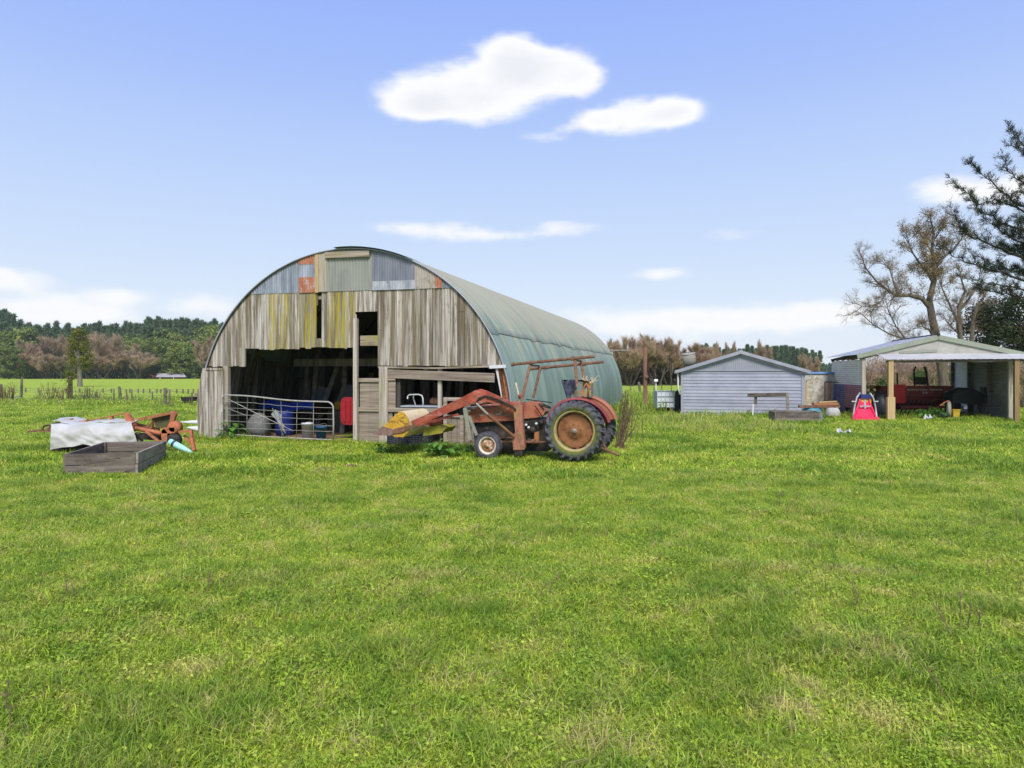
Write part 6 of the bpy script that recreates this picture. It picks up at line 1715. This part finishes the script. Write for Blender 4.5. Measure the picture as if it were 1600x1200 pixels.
# ------------------------------------------------------------------ fences
def fence(name,label,posts,wires=3,hw=1.05,rad=.06,ymax=None):
    """posts: (px, base_py, top_py[, top_dx])"""
    g0=ground_at(posts[0][0],posts[0][1]); t=thing(name,label,'fence',loc=(g0.x,g0.y,0))
    P=[]
    for q in posts:
        Y=F*H/(q[1]-YH); x=(q[0]-800)/F*Y; h=(q[1]-q[2])*Y/F; dx=(q[3] if len(q)>3 else 0)*Y/F; r=(q[4] if len(q)>4 else rad)
        p=MB(); b=Vector((x-g0.x,Y-g0.y,0)); p.tube([b-Vector((0,0,.1)),b+Vector((dx*.5,0,h*.5)),b+Vector((dx,0,h))],[r,r*.95,r*.85],n=6,col=(R.random(),0,0)); p.build('fence_post',fpost_m,t); P.append((b,h))
    for w_ in range(wires):
        f=(w_+1)/(wires+.3)
        p=MB(); p.tube([b+Vector((0,-.03,min(h,hw)*f)) for b,h in P],.012,n=3); p.build('fence_wire',wire_m,t)
fence('field_fence','wire fence with leaning mossy posts across the near left field',[(2,627,600,0,.10),(20,627,611),(33,622,592,1,.11),(62,624,610),(110,625,588,0,.17),(150,624,612),(178,631,607,0,.05),(189,626,604,-3,.10),(199,629,608,-2,.06),(206,629,608,0,.05),(238,629,612,0,.05),(258,634,606,0,.11),(265,637,608,0,.05),(300,634,613,0,.05)])
fence('post_fence','faint line of short dark posts across the middle of the left field',[(x,613+.006*(x),606+.006*x,0,.08) for x in (-6,18,40,60,86,104,124,140,161,174,188,203,216,224,234,245,251,261,276,286,294,302,310)],2,1,.08)
fence('paddock_fence','low wire fence with thin posts running right of the barn',[(962,616,605,0,.05),(985,617,603,0,.05),(1001,617,597,-3,.12),(1022,616,604,0,.05),(1034,613,600,0,.05),(1049,614,602,0,.05),(1060,613,599,0,.05)],3,1,.05)
def pole(name,label,cat,pts,Y,r,m,group=None,cross=None):
    fr=Frame((pts[0][0]-800)/F*Y,Y,0); t=thing(name,label,cat,fr)
    p=MB(); p.tube([Vector((fr.at(*pts[0]).x,0,-.1))]+[fr.at(x,y) for x,y in pts[1:]],r,n=8); p.build('shaft',m,t)
    if cross:
        for (a,b,rr,mm) in cross: p=MB(); p.tube([fr.at(*a,-.05),fr.at(*b,-.05)],rr,n=6); p.build('crossbar',mm,t)
pole('rusty_pole','tall rusty iron pole standing in weeds left of the grey shed','pole',[(1009,637),(1008,590),(1008,543)],38,.11,rust_m,cross=[((1000,589),(1028,588.5),.04,dark_m),((1008,590),(1012,590),.12,rust_m)])
pole('pale_rail_post','slim grey post with a pale horizontal rail beside the barn back corner','post',[(956,604),(957,575),(956,546)],52,.07,greyold_m,cross=[((950,547.5),(984,547.5),.05,galvpipe_m)])
pole('white_marker','thin white marker stick with a round head in the far right paddock','marker',[(1025,604),(1025,600),(1025,595)],70,.05,offwhite_m,cross=[((1025,596),(1025,592.5),.20,white_m)])
def pallet_stack():
    fr=Frame((309-800)/F*44,44,0); A=fr.at
    t=thing('pallet_stack','stack of grey slatted pallets in the field beside the barn','pallets',fr)
    a=A(303,614,0); b=A(316,632,0)
    for k in range(6):
        z=(a.z)*k/6; p=MB(); p.span((a.x,0,z),(b.x,1.0,z+.05)); p.span((a.x,0.1,z+.05),(b.x,.9,z+a.z/6-.015),col=(0,0,0)); p.build('pallet_layer',planks_m if k%2 else posts_m,t)
    fr=Frame((291-800)/F*43,43,0); A=fr.at
    t=thing('trough','low dark trough in the field beside the pallet stack','trough',fr)
    a=A(282,628,0); b=A(300,632,0)
    p=MB(); p.add([(a.x,0,.42),(b.x,0,.42),(b.x,.8,.42),(a.x,.8,.42),(a.x+.1,.1,0),(b.x-.1,.1,0),(b.x-.1,.7,0),(a.x+.1,.7,0),(a.x+.08,.08,.42),(b.x-.08,.08,.42),(b.x-.08,.72,.42),(a.x+.08,.72,.42),(a.x+.15,.15,.15),(b.x-.15,.15,.15),(b.x-.15,.65,.15),(a.x+.15,.65,.15)],[(0,4,5,1),(1,5,6,2),(2,6,7,3),(3,7,4,0),(0,1,9,8),(1,2,10,9),(2,3,11,10),(3,0,8,11),(8,9,13,12),(9,10,14,13),(10,11,15,14),(11,8,12,15),(12,13,14,15)]); p.build('body',dark_m,t)
    fr=Frame((150-800)/F*48,48,0); A=fr.at
    t=thing('fallen_log','long pale fallen log lying along the near left fence','log',fr)
    p=MB(); p.tube([A(134,623.5,0),A(143,626,.1),A(156,627.5,0),A(168,628.5,.1)],[.17,.15,.13,.1],n=8); p.build('stem',mat('pale_dead_wood',[(.38,.34,.26),(.5,.46,.36)],6,rough=.9),t)
    p=MB(); q=A(150,626,.1); p.tube([q,q+Vector((.4,-.1,.35))],[.05,.02],n=5); p.build('branch_stub',posts_m,t)
    fr=Frame((17-800)/F*50,50,0); A=fr.at
    t=thing('fallen_plank','grey plank lying in the weeds at the far left fence','plank',fr)
    p=MB(); p.beam(A(9,621.5,0),A(32,620,.2),.3,.12); p.build('board',greyold_m,t)
pallet_stack()
def red_barn():
    Y=228; fr=Frame((260-800)/F*Y,Y,0); A=fr.at
    t=thing('red_barn','distant low red barn with pale iron roof below the pines','barn',fr)
    x0=A(236,590,0).x; x1=A(290,590,0).x; ze=A(260,589,0).z+.0; zp=A(260,584,6).z; xr0=A(246,584,6).x; xr1=A(287,584,6).x
    p=MB(); p.prism([(x0,-.3),(xr0+3.2,-.3),(xr0+3.2,ze),(xr0,zp-.15),(x0,ze)],1.0,1.2); p.span((xr0+3.0,.2,-.3),(x1,.4,ze)); p.build('wall',redbarn_m,t)
    p=MB(); p.add([(xr0,6,zp+.15),(xr1,6,zp+.15),(x1+.4,-.3,ze-.05),(xr0+2.6,-.3,ze-.05),(x0-.8,1.0,ze-.2),(x0-.6,7,ze-.1)],[(0,3,2,1),(0,5,4,3)]); p.build('roof',paleroof_m,t)
    for px in (250,271): q=A(px,592,0); p=MB(); p.span((q.x-.12,.0,-.3),(q.x+.12,.19,ze)); p.build('door_post',offwhite_m,t)
    # pale low house roofs far right of the barn
    fr=Frame((992-800)/F*130,130,0); A=fr.at
    t=thing('farm_house','faint low pale house roof among the bare trees past the barn','house',fr)
    a=A(983,588,0); b=A(998,595,0)
    p=MB(); p.span((a.x,0,0),(b.x,4,b.z+.1)); p.build('wall',gable_m,t)
    p=MB(); p.add([(a.x-.3,-.3,b.z),(b.x+.3,-.3,b.z),(b.x+.3,2,a.z),(a.x-.3,2,a.z),(a.x-.3,4.3,b.z),(b.x+.3,4.3,b.z)],[(0,1,2,3),(3,2,5,4)]); p.build('roof',greyold_m,t)
red_barn()

# ------------------------------------------------------------------ weeds
def dock(label,px,Y,w,h,n,sd,lean=0,v=0,m=None):
    fr=Frame((px-800)/F*Y,Y,0); t=thing('dock_plant',label,'plant',fr)
    rg=random.Random(sd)
    p=MB(); st=MB()
    for k in range(n):
        a=rg.uniform(0,2*PI); rr=rg.random()**.6*w/2; zz=h*rg.uniform(.25,1)*(1-.5*(rr/(w/2))**2)
        c=Vector((rr*math.cos(a),rr*math.sin(a)*.7,zz)); ll=rg.uniform(.10,.20)*(.7+h); ww=ll*rg.uniform(.30,.42)
        d=Vector((math.cos(a),math.sin(a)*.8,rg.uniform(-.35,.5))).normalized(); s=d.cross(Vector((0,0,1))).normalized(); up=s.cross(d)
        rows=[]
        for i,(f,wf) in enumerate(((0,.15),(.25,.85),(.55,1),(.8,.6),(1,.05))):
            q=c+d*ll*f+Vector((0,0,-.35*ll*f*f))
            rows.append([q-s*ww*wf+up*ww*.25*wf,q,q+s*ww*wf+up*ww*.25*wf])
        p.grid(rows,col=(rg.random(),0,0))
        st.tube([(0,0,-.02),(c.x*.5,c.y*.5,c.z*.6),c],.006,n=4,caps=False)
    p.build('leaves',m or dock_m,t); st.build('stems',dock_m,t)
dock('lush broad leaved dock plant growing in front of the barn by the tractor wheel',686,15.9,.8,.42,54,3)
dock('clump of fresh green leaves at the foot of the left barn post',362,20.0,.65,.55,34,6)
dock('small green leafy weed at the left end of the loader bucket',597,16.8,.7,.22,30,7)
dock('green leafy weed in the mouth of the carport below the seed drill',1452,29.0,1.3,.55,46,9)
dock('leafy weed between the tractor front tyre and the stall boards',723,16.6,.5,.3,22,14)
def stalk_bundle():
    fr=Frame((972-800)/F*17.6,17.6,0); A=fr.at
    t=thing('dead_stalks','dense leaning bundle of dead brown dock stalks behind the tractor wheel','plant',fr)
    rg=random.Random(4); p=MB()
    for k in range(46):
        b=A(967+rg.gauss(0,5),692,rg.gauss(0,.1)); b.z=0
        tp=A(980+rg.gauss(0,8),rg.uniform(608,655),rg.gauss(0,.15))
        m=(b+tp)/2+Vector((rg.gauss(0,.04),rg.gauss(0,.05),0))
        p.tube([b,m,tp],[.008,.007,.004],n=4,caps=False,col=(rg.random(),0,0))
    p.build('stalks',dry_m,t)
    rn=np.random.default_rng(3)
    pts=[A(976+rg.gauss(0,4.5),rg.uniform(610,668),rg.gauss(0,.12)) for _ in range(120)]
    c=leafcards(rn,np.array(pts),6,.05,.014); np_mesh('seed_heads',*c,dry_m,t)
    for k,(bx,tx,ty) in enumerate(((985,990,632),(993,1000,662),(1005,1003,640))):
        f2=Frame((bx-800)/F*19,19,0); o=thing('dead_stalk',('single tall thin dead stalk right of the stalk bundle','short bent dead stalk in the grass past the stalk bundle','straight dead stalk nearest the rusty pole')[k],'plant',f2)
        p=MB(); a=f2.at(tx,ty,0); p.tube([(0,0,-.02),(a.x*.4,.02,a.z*.5),a],[.012,.01,.005],n=4); 
        for q in range(5): f=.5+.1*q; p.tube([a*f,a*f+Vector((rg.uniform(-.12,.12),0,.12))],.005,n=3)
        p.build('stem',dry_m,o)
stalk_bundle()
def field_stalks():
    rg=random.Random(12); first=None
    L=[(1211,792,22),(1218,790,26),(1230,798,30),(1243,800,16),(1240,785,20),(1290,928,30),(1340,950,40),(1336,958,36),(1488,1000,48),(1500,985,60),(1512,990,50),(1530,985,36),(1545,900,24),(1588,820,26),(1595,810,20),(1362,850,22),(1312,770,15),(1390,765,16),(842,932,30),(856,925,34),(836,985,28),(60,925,34),(105,935,34),(118,938,26),(330,915,26),(325,925,34),(8,1110,50),(15,1135,46),(1080,935,20),(548,860,14),(510,870,20),(1590,930,30),(1480,1085,44)]
    for k,(px,py,h) in enumerate(L):
        g=ground_at(px,py); o=thing('dock_stalk','thin dry brown dock stalk sticking up out of the open pasture','plant',loc=(g.x,g.y,gh(g.x,g.y)),group='dry dock stalks in the pasture',rotz=rg.uniform(0,6))
        hh=h*g.y/F; p=MB(); lx,ly=rg.gauss(0,.35)*hh,rg.gauss(0,.2)*hh
        p.tube([(0,0,-.02),(lx*.4,ly*.4,hh*.5),(lx,ly,hh)],[.0045,.004,.002],n=4,col=(rg.random(),0,0))
        for q in range(rg.randint(1,4)):
            f=rg.uniform(.45,.95); b=Vector((lx*f,ly*f,hh*f)); p.tube([b,b+Vector((rg.gauss(0,.03),rg.gauss(0,.02),rg.uniform(.02,.06)))],.003,n=3)
        p.build('stem',dry_m,o)
field_stalks()
def rough_growth(name,label,spots,m,sd,hmin=.15,hmax=.5,wid=.02,dead=.3,lush=.3,lean=.6):
    """ground cover nobody could count: blades and leaves along fence feet and walls"""
    rn=np.random.default_rng(sd); parts=[]; rg=random.Random(sd)
    for (x,y,rad,n,sc_) in spots:
        v,f,c=blades(rn,n,rad,hmin*sc_,hmax*sc_,wid,dead,lean,lush); v=v+np.array([x,y,gh(x,y)]); parts.append((v,f,c))
        v,f,c=leaflets(rn,n//3,rad*.9,.03,hmax*sc_*.6,wid*1.6); v=v+np.array([x,y,gh(x,y)]); parts.append((v,f,c))
    v,f,c=join(parts); o=np_mesh(name,v,f,c,m); tag(o,label,'weeds',kind='stuff')
def bpt(u,v): return (BARN.x+u*BARN.c+v*BARN.s,BARN.y-u*BARN.s+v*BARN.c)
def weeds():
    rg=random.Random(31)
    s=[]
    for k in range(80):
        u=rg.uniform(-4.9,4.8); x,y=bpt(u,-.28+rg.uniform(-.25,.1)); s.append((x,y,.16,26,rg.uniform(.35,.9)*(1.0 if abs(u)>3 or u>1 else .7)))
    for k in range(60):
        v=rg.uniform(0,22); x,y=bpt(BR+.1+rg.uniform(0,.5),v); s.append((x,y,.22,30,rg.uniform(.7,1.7)))
    rough_growth('weeds','rough green weeds growing along the foot of the arched barn',s,grass_m,5,.08,.42,.014,.12,.6)
    s=[]
    for k in range(150):
        x=rg.uniform(5.2,9.6); y=rg.uniform(22.5,30); 
        s.append((x,y,.3,26,rg.uniform(.5,1.15)))
    rough_growth('dry_grass','patch of long straw coloured grass between barn and grey shed',s,grass_m,6,.1,.42,.018,.8,.0,.9)
    s=[]
    for k in range(60):
        x=rg.uniform(7.8,13.3); s.append((x,31.2-rg.uniform(0,.5),.25,26,rg.uniform(.5,1.2)))
    for k in range(60):
        x=rg.uniform(12.2,15.3); s.append((x,rg.uniform(28.8,32.5),.3,30,rg.uniform(.5,1.2)))
    for k in range(60):
        x=rg.uniform(15.2,20.2); s.append((x,rg.uniform(28.7,30.8),.3,26,rg.uniform(.3,.9)))
    rough_growth('wall_weeds','rough grass and weeds along the shed and carport walls',s,grass_m,7,.1,.45,.02,.25,.4)
    s=[]
    for k in range(240):
        px=rg.uniform(0,330); Y=rg.uniform(41,52); s.append(((px-800)/F*Y,Y,.5,30,rg.uniform(.3,.8)*(1 if Y<47 else 1.3)))
    for k in range(120):
        px=rg.uniform(945,1065); Y=rg.uniform(33,62); s.append(((px-800)/F*Y,Y,.5,30,rg.uniform(.6,1.6)))
    rough_growth('fence_weeds','rank weeds and brambles along the field fences',s,grass_m,8,.15,.6,.04,.35,.5)
    for k,(px,top,dead,lab) in enumerate(((7,600,1,'pale dry weed clump by the far left fence post'),(79,596,1,'tall brown dead weed clump at the middle of the near left fence'),(97,604,1,'thin brown weed clump left of the tall mossy post'),(135,602,0,'loose olive sapling right of the lone tree trunk'),(147,609,0,'small dark leaning sapling along the near left fence'),(13,596,1,'very pale dry grass clump behind the far left fence'))):
        Y=47; fr=Frame((px-800)/F*Y,Y,0); h=fr.at(px,top,0).z
        t=thing('weed_clump',lab,'weeds',fr); rr=random.Random(k)
        p=MB()
        for q in range(18):
            a=Vector((rr.gauss(0,.12),rr.gauss(0,.18),0)); b=a*2.0+Vector((rr.gauss(0,.12),0,h*rr.uniform(.6,1))); p.tube([a,(a+b)/2+Vector((rr.gauss(0,.06),0,0)),b],[.02,.016,.008],n=3,caps=False,col=(rr.random(),0,0))
        p.build('stems',dry_m if dead else bark_m,t)
        rn=np.random.default_rng(k); P=np.array([(rr.gauss(0,.28),rr.gauss(0,.28),h*rr.uniform(.35,1)) for _ in range(14)])
        np_mesh('leaves',*leafcards(rn,P,5,.12,.04),autumn_m if dead else olive_m,t)
    # ivy on the tall post
    rn=np.random.default_rng(9); rr=random.Random(9); Y=F*H/(625-YH); fr=Frame((110-800)/F*Y,Y,0)
    t=thing('ivy_clump','yellow green ivy clump crowning the tall mossy fence post','plant',fr)
    P=np.array([(rr.gauss(0,.12),rr.gauss(0,.1)-.12,rr.uniform(.1,1.7)) for _ in range(36)]+[(rr.gauss(0,.3),rr.gauss(0,.2),rr.gauss(1.85,.18)) for _ in range(34)])
    np_mesh('leaves',*leafcards(rn,P,12,.16,.055),olive_m,t)
    p=MB(); p.tube([(-.1,-.2,0),(.08,-.2,.8),(-.05,-.19,1.7)],.02,n=4); p.build('stem',bark_m,t)
    # bare patches in the turf
    mb=MB()
    for (px,py,w_,d_) in ((490,718,.28,.14),(508,735,.24,.10),(548,731,.16,.09)):
        g=ground_at(px,py); n=14; 
        for ring in (0,):
            vs=[(g.x+w_*math.cos(2*PI*i/n)*(.7+.5*rg.random()),g.y+d_*math.sin(2*PI*i/n)*(.7+.5*rg.random())) for i in range(n)]
            mb.add([(x,y,gh(x,y)+.02) for x,y in vs]+[(g.x,g.y,gh(g.x,g.y)+.055)],[(i,(i+1)%n,n) for i in range(n)])
    o=mb.build('bare_earth',soil_m); tag(o,kind='structure')
weeds()

# ------------------------------------------------------------------ the air
def air():
    p=MB(); p.span((-700,-60,-1.5),(700,440,60)); m=bpy.data.materials.new('haze_air'); m.use_nodes=True; nt=m.node_tree
    nt.nodes.remove(nt.nodes['Principled BSDF'])
    v=nt.nodes.new('ShaderNodeVolumePrincipled'); v.inputs['Color'].default_value=(.86,.92,1,1); v.inputs['Density'].default_value=.0002; v.inputs['Anisotropy'].default_value=.3
    nt.links.new(v.outputs[0],nt.nodes['Material Output'].inputs['Volume'])
    o=p.build('haze',m); tag(o,kind='stuff')
    sc.cycles.volume_bounces=1
air()
